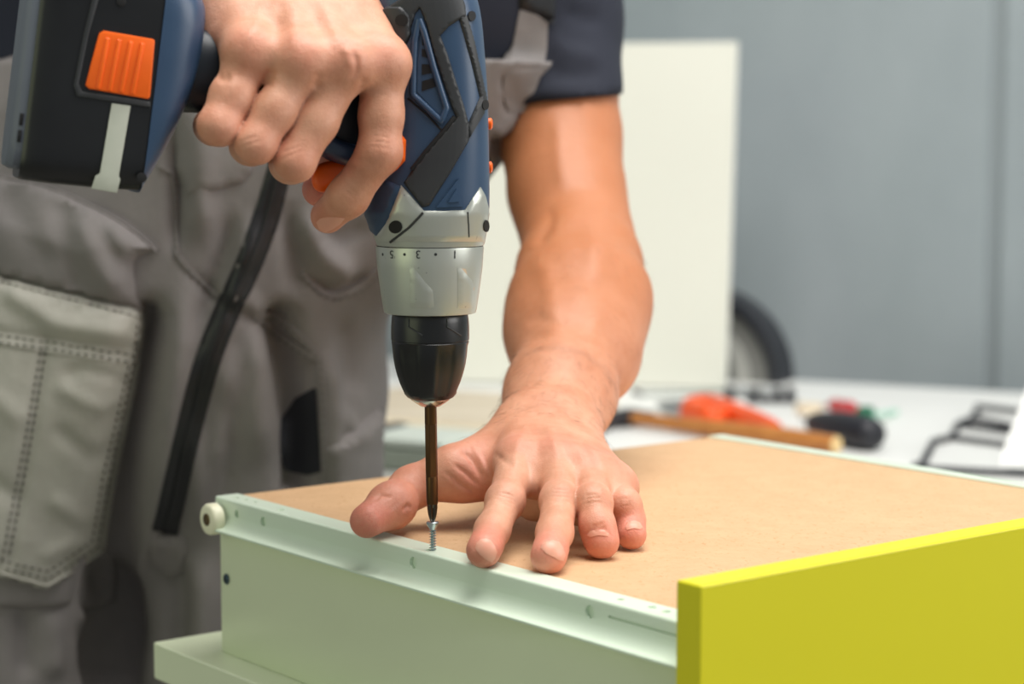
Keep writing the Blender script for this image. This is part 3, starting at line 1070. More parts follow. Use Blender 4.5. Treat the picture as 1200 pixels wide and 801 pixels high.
zt = np.array((sc_tip[0], sc_tip[1], ZT)); hz = low[2] - ZT
screw = empty('wood_screw', zt, 'small zinc wood screw standing upright under the driver bit', 'screw')
link('screw_head', lathe_mesh([(hz - .0040, .0017), (hz - .0030, .0019), (hz - .0008, .0034), (hz + .0002, .0035), (hz + .0006, .0030), (hz + .0004, .0012), (hz - .0006, .0004)], zt, GZ, GX, 28), m_zinc.m, screw)
V, Fc = [], []
nT, turns = 24, 9
H0, H1 = -.0015, hz - .0036
rows = turns * 8
for i in range(rows + 1):
    h = H0 + (H1 - H0) * i / rows
    for k in range(nT):
        a = 2 * math.pi * k / nT
        ph = (i / 8.0 - k / nT) % 1.0
        thr = max(0, 1 - abs(ph - .5) * 3.2)
        r = .00105 + .00115 * thr
        V.append(zt + np.array((r * math.cos(a), r * math.sin(a), h)))
for i in range(rows):
    for k in range(nT):
        k2 = (k + 1) % nT
        Fc.append((i * nT + k, i * nT + k2, (i + 1) * nT + k2, (i + 1) * nT + k))
Fc.append(tuple(range(nT - 1, -1, -1))); Fc.append(tuple(rows * nT + k for k in range(nT)))
link('threaded_shank', auto_smooth(fix_normals(arrays_mesh('t', V, Fc)), 30), m_zinc.m, screw)
# ------------------------------------------------------------------ the person
m_skin = Mat('skin', rgb(214, 160, 134), .47, spec=.45)
mott = m_skin.ramp(m_skin.noise(55, 6, .6), [(.3, rgb(196, 136, 107)), (.7, rgb(219, 164, 136))])
red = m_skin.mix(m_skin.attr('flush'), mott, rgb(214, 120, 104))
tan = m_skin.mix(m_skin.attr('tan'), red, rgb(180, 112, 70))
m_skin.base(tan)
m_skin.b.inputs['Subsurface Weight'].default_value = .12
m_skin.b.inputs['Subsurface Radius'].default_value = (1.0, .35, .2)
m_skin.b.inputs['Subsurface Scale'].default_value = .006
m_skin.bump(m_skin.noise(900, 3, .6), .35, .0006)
m_skin.bump(m_skin.noise(200, 5, .65), .32, .0013)
m_nail = Mat('fingernail', rgb(222, 160, 138), .34, spec=.35)
m_nail.b.inputs['Subsurface Weight'].default_value = .1
m_nail.b.inputs['Subsurface Scale'].default_value = .003
m_hair = Mat('dark_hair', rgb(44, 32, 24), .5)
m_shirt = Mat('navy_cotton', rgb(24, 29, 44), .85)
m_shirt.bump(m_shirt.noise(900, 2), .3, .0006)
m_over_c = rgb(138, 136, 132)
m_cloth = Mat('grey_workwear', m_over_c, .82)
m_cloth.base(m_cloth.ramp(m_cloth.noise(9, 5, .6), [(.25, rgb(113, 109, 108)), (.75, rgb(136, 131, 129))]))
m_cloth.bump(m_cloth.noise(1100, 2), .35, .0005)
m_cloth.bump(m_cloth.noise(38, 4, .55), .35, .004)
m_pocket = Mat('pocket_canvas', rgb(156, 154, 144), .7)
m_pocket.base(m_pocket.ramp(m_pocket.noise(14, 5, .6), [(.25, rgb(148, 146, 136)), (.75, rgb(174, 172, 162))]))
m_pocket.bump(m_pocket.noise(1100, 2), .35, .0005)
m_pocket.bump(m_pocket.noise(34, 4, .55), .4, .004)
m_zip = Mat('zipper_black', rgb(24, 25, 29), .5)
m_thread = Mat('grey_thread', rgb(92, 90, 84), .8)
m_boot = Mat('boot_leather', rgb(40, 36, 32), .5)

person = empty('person', (-.26, 1.62, 0), 'person in grey work overalls and navy T-shirt driving a screw with a drill', 'person')

# --- left hand, flat on the hardboard, and its arm
LW = [at(648, 503, 1.238), at(656, 462, 1.285), at(672, 408, 1.345), at(678, 362, 1.392), at(682, 314, 1.450), at(676, 276, 1.490),
      at(664, 225, 1.522), at(657, 160, 1.555), at(653, 90, 1.590), at(640, -70, 1.640)]
LWr = [.0255, .0305, .0375, .0415, .0395, .0370, .0402, .0427, .0440, .047]
L_mcp = [at(607, 540, 1.153), at(654, 545, 1.147), at(694, 556, 1.140), at(722, 571, 1.142)]
L_pip = [at(592, 588, 1.107), at(656, 588, 1.101), at(695, 590, 1.098), at(731, 592, 1.120)]
L_dip = [at(577, 621, 1.080), at(650, 624, 1.073), at(700, 616, 1.087), at(738, 609, 1.119)]
L_tip = [at(567, 643, 1.057), at(643, 650, 1.046), at(705, 633, 1.084), at(740, 625, 1.108)]
L_r = [(.0120, .0097, .0092, .0089), (.0118, .0099, .0095, .0091), (.0108, .0095, .0093, .0092), (.0100, .0085, .0081, .0078)]
ZB = ZT - .0012
L_carp = [at(610, 505, 1.215), at(630, 503, 1.218), at(650, 506, 1.222), at(664, 513, 1.226)]
T_pts = [at(596, 527, 1.205), at(531, 553, 1.174), at(482, 571, 1.172), at(457, 593, 1.150), at(430, 610, 1.130)]
T_r = [.0175, .0150, .0118, .0122, .0098]

def left_hand(P):
    arm = chain(P, LW, LWr, .02)
    arm = smin(arm, seg(P, LW[0] + np.array((-.012, 0, .0)), LW[1] + np.array((-.006, 0, 0)), .021, .026), .012)
    arm = smin(arm, seg(P, LW[0] + np.array((.006, 0, -.002)), LW[1] + np.array((.010, 0, 0)), .018, .024), .012)
    # forearm muscle and the elbow's point
    arm = smin(arm, seg(P, at(640, 390, 1.375), at(655, 320, 1.43), .022, .020), .03)
    arm = smin(arm, seg(P, at(716, 345, 1.400), at(702, 420, 1.345), .020, .016), .03)
    palm = None
    for c, m, r0, r1 in zip(L_carp, L_mcp, (.0165, .0175, .017, .0155), (.0122, .0126, .0118, .0108)):
        s = seg(P, c, m, r0, r1)
        palm = s if palm is None else smin(palm, s, .010)
    # flesh under the palm: thumb ball and little-finger edge
    palm = smin(palm, seg(P, at(600, 535, 1.205), at(570, 562, 1.175), .016, .012), .014)
    palm = smin(palm, seg(P, at(672, 536, 1.215), at(722, 580, 1.160), .012, .010), .012)
    for i in range(3):                       # webs between the fingers
        m0 = (L_mcp[i] + L_mcp[i + 1]) / 2; m1 = (L_pip[i] + L_pip[i + 1]) / 2
        palm = smin(palm, seg(P, m0 - Z * .002, m0 * .56 + m1 * .44 - Z * .004, .0095, .0062), .010)
    palm = smin(palm, seg(P, at(628, 583, 1.168), at(712, 597, 1.150), .0135, .0105), .010)
    palm = smin(palm, seg(P, at(640, 540, 1.205), at(680, 545, 1.205), .017, .015), .014)
    palm = smin(palm, arm, .022)
    d = palm
    for i in range(4):
        f = chain(P, [L_mcp[i], L_pip[i], L_dip[i], L_tip[i]], L_r[i], .005)
        f = smin(f, ell(P, L_pip[i] + np.array((0, 0, .0012)), (L_r[i][1] * 1.08, L_r[i][1] * 1.12, L_r[i][1] * 1.02)), .004)
        # fleshy pad under each fingertip
        f = smin(f, seg(P, L_dip[i] * .35 + L_tip[i] * .65 + np.array((0, 0, -.002)), L_tip[i] + np.array((0, -.001, -.001)), L_r[i][3] * .92, L_r[i][3] * .9), .004)
        near = np.exp(-(np.linalg.norm(P - (L_mcp[i] * .9 + L_pip[i] * .1), axis=1) / .024) ** 2)
        d = smin(d, smin(palm, f, .0075), .0006 + .0075 * near)
    th = chain(P, T_pts, T_r, .007)
    th = smin(th, ell(P, T_pts[3] + np.array((.002, 0, .001)), (.0135, .012, .0125)), .004)
    d = np.minimum(d, smin(palm, th, .012))
    # the web between thumb and index finger
    web = smin(seg(P, at(560, 540, 1.180), at(536, 566, 1.172), .0085, .007), seg(P, at(585, 548, 1.168), at(548, 568, 1.168), .0075, .0065), .008)
    d = smin(d, web, .010)
    # pressed flat where it lies on the board
    return smax(d, (ZB + .0002) - P[:, 2], .0012)

def bounds(pts, pad):
    q = np.array(pts)
    return q.min(0) - pad, q.max(0) + pad

lo, hi = bounds(L_tip + L_mcp + T_pts + L_carp + [LW[1]], .035)
V1, Q1, G1 = sdf_surface(left_hand, lo, hi, .00105)

# --- right hand closed round the drill's grip
R_mcp = [at(449, 77, 1.058), at(406, 78, 1.044), at(354, 76, 1.037), at(293, 66, 1.038)]
R_pip = [at(445, 178, 1.053), at(345, 190, 1.031), at(299, 169, 1.024), at(256, 148, 1.022)]
R_dip = [at(408, 230, 1.064), at(339, 193, 1.055), at(292, 172, 1.048), at(250, 149, 1.044)]
R_tip = [at(384, 253, 1.076), at(356, 178, 1.090), at(314, 160, 1.082), at(272, 138, 1.074)]
R_r = [(.0122, .0108, .0103, .0092), (.0114, .0108, .0106, .010), (.0114, .0107, .0104, .010), (.0116, .0107, .0102, .009)]
R_mid = (.0109, .0114, .0113, .0116)
R_carp = [at(362, -62, 1.118), at(336, -66, 1.112), at(304, -66, 1.112), at(268, -62, 1.116)]
RA = [at(316, -95, 1.135), at(318, -160, 1.175), at(285, -270, 1.25), at(235, -430, 1.36), at(150, -470, 1.50)]
RAr = [.029, .036, .042, .040, .045]
RT = [at(382, -45, 1.120), at(440, 50, 1.138), at(410, 160, 1.136), at(374, 222, 1.122)]
RTr = [.0165, .0140, .0115, .0095]

def right_hand(P):
    arm = chain(P, RA, RAr, .02)
    arm = smin(arm, seg(P, RA[0] + np.array((-.016, 0, 0)), RA[1], .022, .030), .015)
    arm = smin(arm, seg(P, RA[0] + np.array((.016, 0, 0)), RA[1], .022, .030), .015)
    palm = None
    for c, m, r0, r1 in zip(R_carp, R_mcp, (.020, .020, .020, .019), (.0130, .0130, .0130, .0128)):
        s = seg(P, c, m, r0, r1)
        palm = s if palm is None else smin(palm, s, .012)
    palm = smin(palm, seg(P, RT[0], at(428, 45, 1.085), .017, .013), .014)
    palm = smin(palm, seg(P, at(252, -40, 1.09), at(262, 48, 1.056), .016, .0105), .012)
    palm = smin(palm, arm, .02)
    for m in R_mcp:
        palm = smin(palm, ell(P, m + np.array((0, -.0028, .002)), (.0122, .0122, .0125)), .010)
    d = palm
    for i in range(4):
        pts = [R_mcp[i], R_mcp[i] * .42 + R_pip[i] * .58, R_pip[i], R_dip[i], R_tip[i]]
        rr = (R_r[i][0], R_mid[i]) + R_r[i][1:]
        if i == 0:
            f = chain(P, pts, rr, .006)
        else:                                # pressed side by side: broader than thick
            u = R_pip[i] - R_mcp[i]; u = np.cross(u, (0, 1., 0)); u /= np.linalg.norm(u)
            f = smin(chain(P, [q + u * .0018 for q in pts], [r - .0025 for r in rr], .005), chain(P, [q - u * .0018 for q in pts], [r - .0025 for r in rr], .005), .004)
        near = np.exp(-(np.linalg.norm(P - R_mcp[i], axis=1) / .0105) ** 2)
        d = smin(d, smin(palm, f, .005), .0004 + .006 * near)
    th = chain(P, RT, RTr, .006)
    return np.minimum(d, smin(palm, th, .012))

lo, hi = bounds(R_tip + R_mcp + R_pip + R_carp + RT + [RA[0]], .036)
V2, Q2, G2 = sdf_surface(right_hand, lo, hi, .00105)

# --- arms, head and trunk at a coarser grain; they meet the hands inside the same body
def clip_above(P, a, b, d):                  # keep the side of a beyond plane through a, towards b
    n = (b - a) / np.linalg.norm(b - a)
    return np.maximum(d, -((P - a) @ n))
lcut = LW[1] * .93 + LW[0] * .07
rcut = RA[0]
CH = at(440, -45, 1.58)                      # chest
PEL = at(102, 406, 1.58)                     # pelvis
NK = at(420, -235, 1.60)
HDc = at(452, -470, 1.50)
hx = np.array((-.92, -.10, -.38)); hx /= np.linalg.norm(hx)
hz_ = np.array((.12, -.45, .88)); hz_ -= hx * (hz_ @ hx); hz_ /= np.linalg.norm(hz_)
hy = np.cross(hz_, hx)                       # -hy or hy: the face looks down to the camera side
if hy[1] > 0: hy = -hy; hx = -hx
HAX = np.array((hx, hy, hz_))
def hq(x, y, z): return HDc + hx * x + hy * y + hz_ * z
def head(P):
    d = ell(P, hq(0, -.012, .03), (.076, .096, .092), HAX)
    d = smin(d, ell(P, hq(0, .020, -.045), (.058, .066, .072), HAX), .03)
    d = smin(d, seg(P, hq(0, .088, .012), hq(0, .112, -.028), .008, .013), .012)        # nose
    for s in (-1, 1):
        d = smin(d, ell(P, hq(s * .076, -.012, -.005), (.010, .020, .032), HAX), .006)  # ears
        d = smin(d, seg(P, hq(s * .014, .090, .034), hq(s * .050, .078, .034), .007), .010)  # brow
        d = smax(d, -ell(P, hq(s * .032, .094, .012), (.015, .012, .010), HAX), .008)   # eye sockets
        d = smin(d, ell(P, hq(s * .032, .074, .012), (.013, .012, .012), HAX), .002)    # eyeballs
        d = smin(d, seg(P, hq(0, .091, -.058 ), hq(s * .022, .082, -.060), .0065, .004), .006)
    d = smin(d, seg(P, hq(0, .083, -.070), hq(0, .078, -.100), .010, .020), .02)        # chin
    return d
def trunk(P):
    d = seg(P, CH, PEL, .122, .085)
    d = smin(d, seg(P, LW[-1], RA[-1], .055, .055), .05)
    d = smin(d, seg(P, CH, NK, .07, .055), .05)
    d = smin(d, seg(P, NK, HDc, .055, .052), .02)
    return smin(d, head(P), .015)
def upper(P):
    la = clip_above(P, lcut, LW[2], left_hand(P))
    ra = clip_above(P, rcut, RA[1], right_hand(P))
    return np.minimum(np.minimum(la, ra), trunk(P))
# the body is one figure; a single surface is grown at three grains and welded where they meet
def clip_mesh(V, Q, G, a, b, keep_front):
    n = (b - a) / np.linalg.norm(b - a)
    s = (V - a) @ n
    ok = (s < .004) if keep_front else (s > -.004)
    used = ok[Q].all(1)
    return Q[used]
def compact(V, Q, G):
    u = np.unique(Q); m = -np.ones(len(V), int); m[u] = np.arange(len(u))
    return V[u], m[Q], G[u]
n1 = lambda a, b: (b - a) / np.linalg.norm(b - a)
V1, Q1, G1 = compact(V1, clip_mesh(V1, Q1, G1, lcut, LW[2], True), G1)
V2, Q2, G2 = compact(V2, clip_mesh(V2, Q2, G2, rcut, RA[1], True), G2)
def left_arm(P):
    q = left_hand(P)
    return q
lo, hi = bounds(LW[1:], .06)
V3, Q3, G3 = sdf_surface(left_arm, lo, hi, .0026)
V3, Q3, G3 = compact(V3, clip_mesh(V3, Q3, G3, lcut, LW[2], False), G3)
def rest(P):
    ra = right_hand(P)
    return np.minimum(ra, trunk(P))
lo, hi = bounds([PEL, CH, NK, HDc, LW[-1], RA[-1], RA[-2], RA[0]], .14)
V4, Q4, G4 = sdf_surface(rest, lo, hi, .0058)
s4 = (V4 - rcut) @ n1(rcut, RA[1])
near_hand = np.linalg.norm(V4 - rcut, axis=1) < .30
okv = ~(near_hand & (s4 < -.004) & (V4[:, 1] < 1.30))
V4, Q4, G4 = compact(V4, Q4[okv[Q4].all(1)], G4)

# fine relief of the hands
def cross_lines(px_c, ang, halfw, offs, depth, w=1.1, bow=2.0):
    """Skin folds across a finger joint."""
    out = []
    ca, sa = math.cos(math.radians(ang)), math.sin(math.radians(ang))
    for o, k in offs:
        cx, cy = px_c[0] + sa * -o, px_c[1] + ca * o
        L = []
        for t in (-1, -.5, 0, .5, 1):
            x = t * halfw * k
            L.append((cx + ca * x - sa * (bow * (1 - t * t)), cy + sa * x + ca * (bow * (1 - t * t))))
        out.append((L, -depth, w))
    return out
S1 = []
S1 += cross_lines((592, 586), 17, 16, [(-6, .7), (-2, 1), (2, .95), (6, .7)], .0005, 1.2, -2)
S1 += cross_lines((657, 583), 4, 17, [(-8, .7), (-4, .9), (0, 1), (5, .9), (9, .7)], .0005, 1.2, -2)
S1 += cross_lines((694, 587), -6, 15, [(-6, .7), (-2, 1), (3, .9)], .0005, 1.2, -2)
S1 += cross_lines((731, 590), -10, 12, [(-4, .8), (0, 1), (4, .8)], .0004, 1.1, -2)
S1 += cross_lines((576, 619), 18, 12, [(-2, .9), (2, .9)], .00025, 1.1, -1)
S1 += cross_lines((648, 622), 6, 13, [(-3, .9), (1, 1)], .0003, 1.1, -1)
S1 += cross_lines((702, 618), -10, 13, [(-3, .9), (1, 1), (4, .8)], .0005, 1.1, -1)
S1 += cross_lines((739, 612), -14, 10, [(-2, .9), (2, .9)], .0003, 1.1, -1)
for a, b in (((600, 535), (618, 495)), ((655, 540), (640, 492)), ((692, 552), (660, 496)), ((719, 566), (678, 505))):
    S1.append(([a, ((a[0] + b[0]) / 2 + 1, (a[1] + b[1]) / 2), b], .0007, 6))
for a, b in (((630, 545), (630, 505)), ((674, 552), (652, 510)), ((708, 564), (676, 520))):
    S1.append(([a, b], -.0005, 6))
S1 += [([(574, 528), (592, 540), (606, 546)], -.0008, 4), ([(603, 528), (606, 538), (604, 548)], .0010, 9)]
# folds of the web between thumb and index
S1 += [([(538, 524), (553, 538), (567, 566)], -.0014, 3.0), ([(528, 540), (548, 556), (564, 572)], -.0012, 2.6), ([(516, 548), (540, 568), (560, 580)], -.0010, 2.4), ([(552, 520), (564, 540), (572, 560)], .0010, 3)]
S1 += [([(436, 587), (446, 580), (462, 582)], -.0009, 2.0), ([(470, 600), (478, 592), (484, 596)], -.0012, 2.2), ([(452, 600), (465, 590), (475, 578)], -.0004, 2)]
for o in ([(556, 643), (560, 633), (569, 629), (578, 634), (584, 647)], [(632, 643), (636, 634), (648, 631), (659, 635), (664, 650)], [(686, 627), (692, 620), (701, 618), (711, 620), (715, 626)], [(731, 617), (736, 610), (743, 608), (751, 611), (755, 618)]):
    S1.append((smooth_open(o, 2), -.0004, 1.3, 'n'))
V1 = sculpt(V1, G1, S1)

S2 = []
S2 += cross_lines((293, 168), -18, 22, [(-4, .7), (2, .9)], .0004, 1.6, -2)
S2 += cross_lines((446, 172), 6, 20, [(-10, .6), (-4, .8), (2, .9)], .0004, 1.5, -2)
S2 += cross_lines((344, 180), -20, 22, [(-4, .7), (2, .9)], .0004, 1.5, -2)
S2 += cross_lines((410, 226), 42, 14, [(-3, .9), (2, .9)], .0005, 1.4, -1)
S2 += [([(412, 58), (418, 70), (418, 84), (410, 96)], -.0010, 4), ([(400, 54), (408, 64), (409, 82)], .0008, 5),
       ([(318, 78), (316, 92), (312, 104)], -.0010, 6), ([(374, 82), (372, 96), (368, 106)], -.0010, 6), ([(430, 88), (424, 104), (420, 120)], -.0014, 6),
       ([(284, 60), (300, 30), (310, -5)], .0006, 7), ([(342, 62), (344, 30), (346, -5)], .0006, 8), ([(400, 62), (388, 30), (376, -5)], .0008, 8), ([(452, 64), (428, 30), (404, -5)], .0008, 9),
       ([(318, 56), (326, 20), (330, -5)], -.0005, 8), ([(372, 58), (368, 25), (360, -5)], -.0005, 8), ([(428, 62), (410, 28), (392, -5)], -.0005, 9),
       ([(402, 182), (420, 196), (440, 200)], .0006, 5), ([(250, 86), (262, 92), (272, 88)], -.0014, 5)]
V2 = sculpt(V2, G2, S2)
S3 = [([(650, 240), (640, 268), (628, 292)], -.0022, 7), ([(692, 250), (700, 290), (694, 340)], .002, 14), ([(655, 130), (656, 180), (662, 230)], .0016, 10),
      ([(620, 290), (640, 320), (650, 380), (640, 425)], .0016, 12), ([(700, 360), (690, 410), (672, 460)], .0014, 8),
      ([(612, 380), (632, 372), (660, 384)], -.0008, 6), ([(612, 400), (640, 396), (672, 410)], -.0008, 6)]
fade3 = np.clip(((V3 - lcut) @ n1(lcut, LW[2]) - .005) / .02, 0, 1)[:, None]
V3 = V3 + (sculpt(V3, G3, S3) - V3) * fade3

Vb = np.concatenate([V1, V2, V3, V4])
off = np.cumsum([0, len(V1), len(V2), len(V3)])
Qb = np.concatenate([Q + o for Q, o in zip((Q1, Q2, Q3, Q4), off)])
me = arrays_mesh('body', Vb, Qb)
me.polygons.foreach_set('use_smooth', np.ones(len(me.polygons), bool))
flush = np.zeros(len(Vb))
def redden(c, r, amt):
    flush[:] = np.maximum(flush, amt * np.exp(-(np.linalg.norm(Vb - c, axis=1) / r) ** 2))
for i in range(4):
    redden(L_tip[i], .014, .85); redden(L_pip[i], .010, .35); redden(L_mcp[i] + Z * .008, .014, .40)
    redden(R_mcp[i] + np.array((0, -.01, .006)), .012, .30); redden(R_pip[i], .013, .28)
redden(T_pts[4], .018, .85); redden(T_pts[3], .018, .75); redden(T_pts[2], .02, .45); redden(R_tip[0], .014, .5); redden(RT[3], .02, .9)
redden(at(560, 560, 1.17), .022, .55)
flush = np.clip(flush * (.8 + .4 * rng.random(len(Vb))), 0, 1)
tanv = np.clip((Vb[:, 2] - (ZT + .045)) / .09, 0, 1) * (Vb[:, 0] > -.05)
for nm, arr in (('flush', flush), ('tan', tanv * .85)):
    at_ = me.attributes.new(nm, 'FLOAT', 'POINT'); at_.data.foreach_set('value', arr.astype(np.float32))
body = link('body', me, m_skin.m, person)

# nails
B1 = bvh_of(V1, Q1); B2 = bvh_of(V2, Q2)
NAILS = [(B1, [(557, 642), (559, 636), (563, 632), (569, 631), (575, 633), (579, 639), (582, 647), (580, 654), (576, 658), (571, 656), (563, 650)]),
         (B1, [(634, 642), (636, 637), (641, 634), (648, 633), (655, 635), (659, 641), (662, 650), (660, 657), (655, 656), (648, 652), (640, 648)]),
         (B1, [(688, 627), (692, 622), (700, 620), (708, 621), (713, 625), (712, 628), (701, 627), (692, 629)]),
         (B1, [(733, 617), (736, 612), (743, 610), (749, 612), (753, 618), (750, 620), (742, 619), (735, 621)]),
         (B2, [(371, 260), (375, 256), (383, 254), (395, 254), (404, 255), (399, 262), (390, 268), (381, 272), (374, 268)])]
for bv, o in NAILS:
    link('fingernail', drape(bv, o, .00035, 1.6, sink=.0010), m_nail.m, person)

# fine hairs of the forearm and wrist
hp = []
cand = np.concatenate([V3, V1[V1[:, 1] > 1.19]]); cg = np.concatenate([G3, G1[V1[:, 1] > 1.19]])
qp = pix(cand)
okh = np.nonzero((qp[:, 1] > 290) & (qp[:, 1] < 530) & ((cg * (cand - np.array((0, 0, HC)))).sum(1) < .25))[0]
for i in rng.choice(okh, 520, replace=True):
    p, g = cand[i], cg[i]
    fl = np.array((rng.normal(-.25, .5), -.5 + rng.normal(0, .3), -.7 + rng.normal(0, .3)))
    fl -= g * (fl @ g); fl /= np.linalg.norm(fl)
    ln = .006 + .006 * rng.random()
    hp.append(tube_arrays([p - g * .0003, p + fl * ln * .5 + g * ln * .16, p + fl * ln + g * ln * .18], [.00005, .000045, .000015], 3, False))
tag(link('arm_hair', arrays_mesh('hairs', *join_arrays(hp)), Mat('arm_hair_brown', rgb(92, 62, 42), .5).m, person), kind='stuff')

# hair and simple clothing above the frame
def hair_f(P):
    d = ell(P, hq(0, -.018, .045), (.082, .100, .088), HAX)
    d = smin(d, ell(P, hq(0, -.055, .000), (.072, .062, .070), HAX), .03)
    return np.maximum(d, -((P - hq(0, .060, .060)) @ -(hy * .75 - hz_ * .66)))
lo, hi = bounds([HDc], .16)
Vh, Qh, Gh = sdf_surface(hair_f, lo, hi, .006)
link('hair', arrays_mesh('hair', Vh, Qh), m_hair.m, person, True)

# --- T-shirt
def squash(P, c, k):
    q = P.copy(); q[:, 1] = (q[:, 1] - c) * k + c
    return q
SL = [LW[-1], at(648, 20, 1.606), at(658, 160, 1.548)]
ZBIB = at(500, 72, 1.52)[2]
ZHEM = at(656, 117, 1.53)[2]
def shirt_f(P):
    q = squash(P, 1.58, 1.25)
    d = seg(q, CH, PEL, .158, .148)
    d = smin(d, seg(P, LW[-1] - X * .02, NK + (CH - NK) * .35, .060, .085), .05)
    d = smin(d, seg(P, RA[-1], NK + (CH - NK) * .35, .062, .085), .05)
    d = smin(d, seg(P, at(30, 200, 1.63), at(110, -200, 1.63), .095, .10), .05)
    d = smax(d, -seg(P, NK, HDc, .060, .064), .01)
    d = smax(d, ZBIB - .13 - P[:, 2], .02)
    sl = chain(P, SL, [.058, .0515, .0500], .02)
    sl = smax(sl, ZHEM - P[:, 2] + .09 * (P[:, 0] - SL[2][0]), .004)
    d = smin(d, sl, .03)
    sr = seg(P, RA[-1], RA[3] * .6 + RA[4] * .4, .060, .058)
    n = n1(RA[4], RA[3]); sr = smax(sr, (P - (RA[3] * .7 + RA[4] * .3)) @ n, .004)
    return smin(d, sr, .03)
lo, hi = bounds([CH, PEL, LW[-1], RA[-1], SL[2], RA[3]], .20)
Vs, Qs, Gs = sdf_surface(shirt_f, lo, hi, .006)
Vs = sculpt(Vs, Gs, [([(625, 112), (660, 108), (716, 101)], -.0016, 3, 'n'), ([(640, 40), (660, 60), (712, 70)], .003, 10), ([(630, 80), (670, 90), (715, 84)], -.003, 9), ([(650, 10), (690, 22), (708, 20)], -.003, 9)])
link('t_shirt', arrays_mesh('shirt', Vs, Qs), m_shirt.m, person, True)

# --- overalls
LH, LK, LF = at(286, 470, 1.60), at(276, 1010, 1.60), np.array((at(280, 1010, 1.6)[0] + .02, 1.64, .09))
RH, RK = at(-14, 480, 1.55), at(-22, 1010, 1.53)
RF = np.array((RK[0] - .03, 1.56, .09))
def over_f(P):
    q = squash(P, 1.58, 1.22)
    d = seg(q, CH, PEL, .174, .166)
    d = np.maximum(d, P[:, 2] - ZBIB)
    leg = smin(seg(P, LH, LK, .106, .094), seg(P, LK, LF, .094, .088), .03)
    leg = smin(leg, ell(P, at(270, 430, 1.60), (.118, .125, .13)), .04)
    d = smin(d, leg, .035)
    d = smin(d, np.maximum(seg(P, at(-30, 430, 1.60), at(30, 40, 1.62), .13, .12), P[:, 2] - ZBIB), .03)
    leg = smin(seg(P, RH, RK, .112, .096), seg(P, RK, RF, .096, .088), .03)
    d = smin(d, leg, .035)
    return np.maximum(d, .035 - P[:, 2])
lo = np.array((-.78, 1.36, .02)); hi = np.array((.10, 1.86, ZBIB + .06))
Vo, Qo, Go = sdf_surface(over_f, lo, hi, .0040)
FO = [([(172, 372), (162, 440), (148, 520), (134, 620), (122, 700)], -.030, 17, 'n'), ([(214, 296), (212, 400), (196, 520), (172, 640), (156, 760)], .013, 18),
      ([(330, 380), (344, 440), (352, 500), (352, 580)], -.030, 19, 'n'), ([(296, 370), (300, 460), (304, 560)], .009, 16), ([(384, 400), (390, 480), (390, 570)], .007, 9),
      ([(207, 130), (208, 220), (206, 310)], -.010, 9), ([(232, 120), (236, 200), (240, 300)], .009, 15), ([(270, 240), (262, 300), (230, 400)], -.006, 12),
      ([(300, 240), (285, 300), (255, 390), (232, 480)], .010, 14), ([(352, 320), (392, 345), (438, 318)], -.006, 6), ([(350, 240), (380, 300), (420, 330)], .010, 16), ([(205, 300), (256, 352), (300, 376), (368, 420)], -.005, 6), ([(270, 395), (262, 480), (250, 590)], .008, 12),
      ([(440, 260), (400, 280), (360, 270)], -.006, 12), ([(335, 230), (345, 300), (350, 360)], -.007, 12),
      ([(238, 640), (240, 720), (238, 800)], .009, 16), ([(205, 640), (208, 720), (205, 800)], -.009, 14), ([(275, 620), (282, 700), (280, 800)], -.006, 14),
      ([(222, 480), (232, 560), (236, 640)], .007, 12), ([(262, 440), (266, 520), (258, 600)], -.006, 12), ([(395, 470), (415, 510), (440, 500)], .005, 10),
      ([(140, 690), (140, 740), (132, 801)], -.045, 20, 'n'), ([(60, 700), (64, 760), (60, 801)], .006, 14), ([(28, 690), (30, 760), (30, 801)], -.006, 12),
      ([(104, 720), (110, 801)], -.010, 12), ([(575, 160), (590, 150), (606, 120)], .006, 9), ([(572, 172), (588, 168), (604, 150)], -.006, 7), ([(590, 80), (598, 110), (592, 150)], -.004, 7),
      ([(400, 360), (410, 420), (418, 470)], -.005, 14), ([(20, 100), (30, 160), (20, 200)], .006, 14), ([(250, 330), (290, 350), (330, 400)], .003, 10)]
Vo = sculpt(Vo, Go, FO)
over = link('overalls', arrays_mesh('overalls', Vo, Qo), m_cloth.m, person, True)
BO = bvh_of(Vo, Qo)

def cloth(name, outline, thick, mat, step=7, **kw):
    kw.setdefault('relax', 8); kw.setdefault('flat', True)
    return link(name, drape(BO, outline, thick, step, **kw), mat.m, over)
def wave(*terms):
    def f(x, y): return sum(a * math.sin(kx * x + ky * y + p) for a, kx, ky, p in terms)
    return f
def puff(lines):
    def f(x, y):
        h = 0
        for ln, a, w in lines:
            d, _, _ = poly_dist(np.array([(x, y)]), ln); h += a * math.exp(-(d[0] / w) ** 2)
        return h
    return f
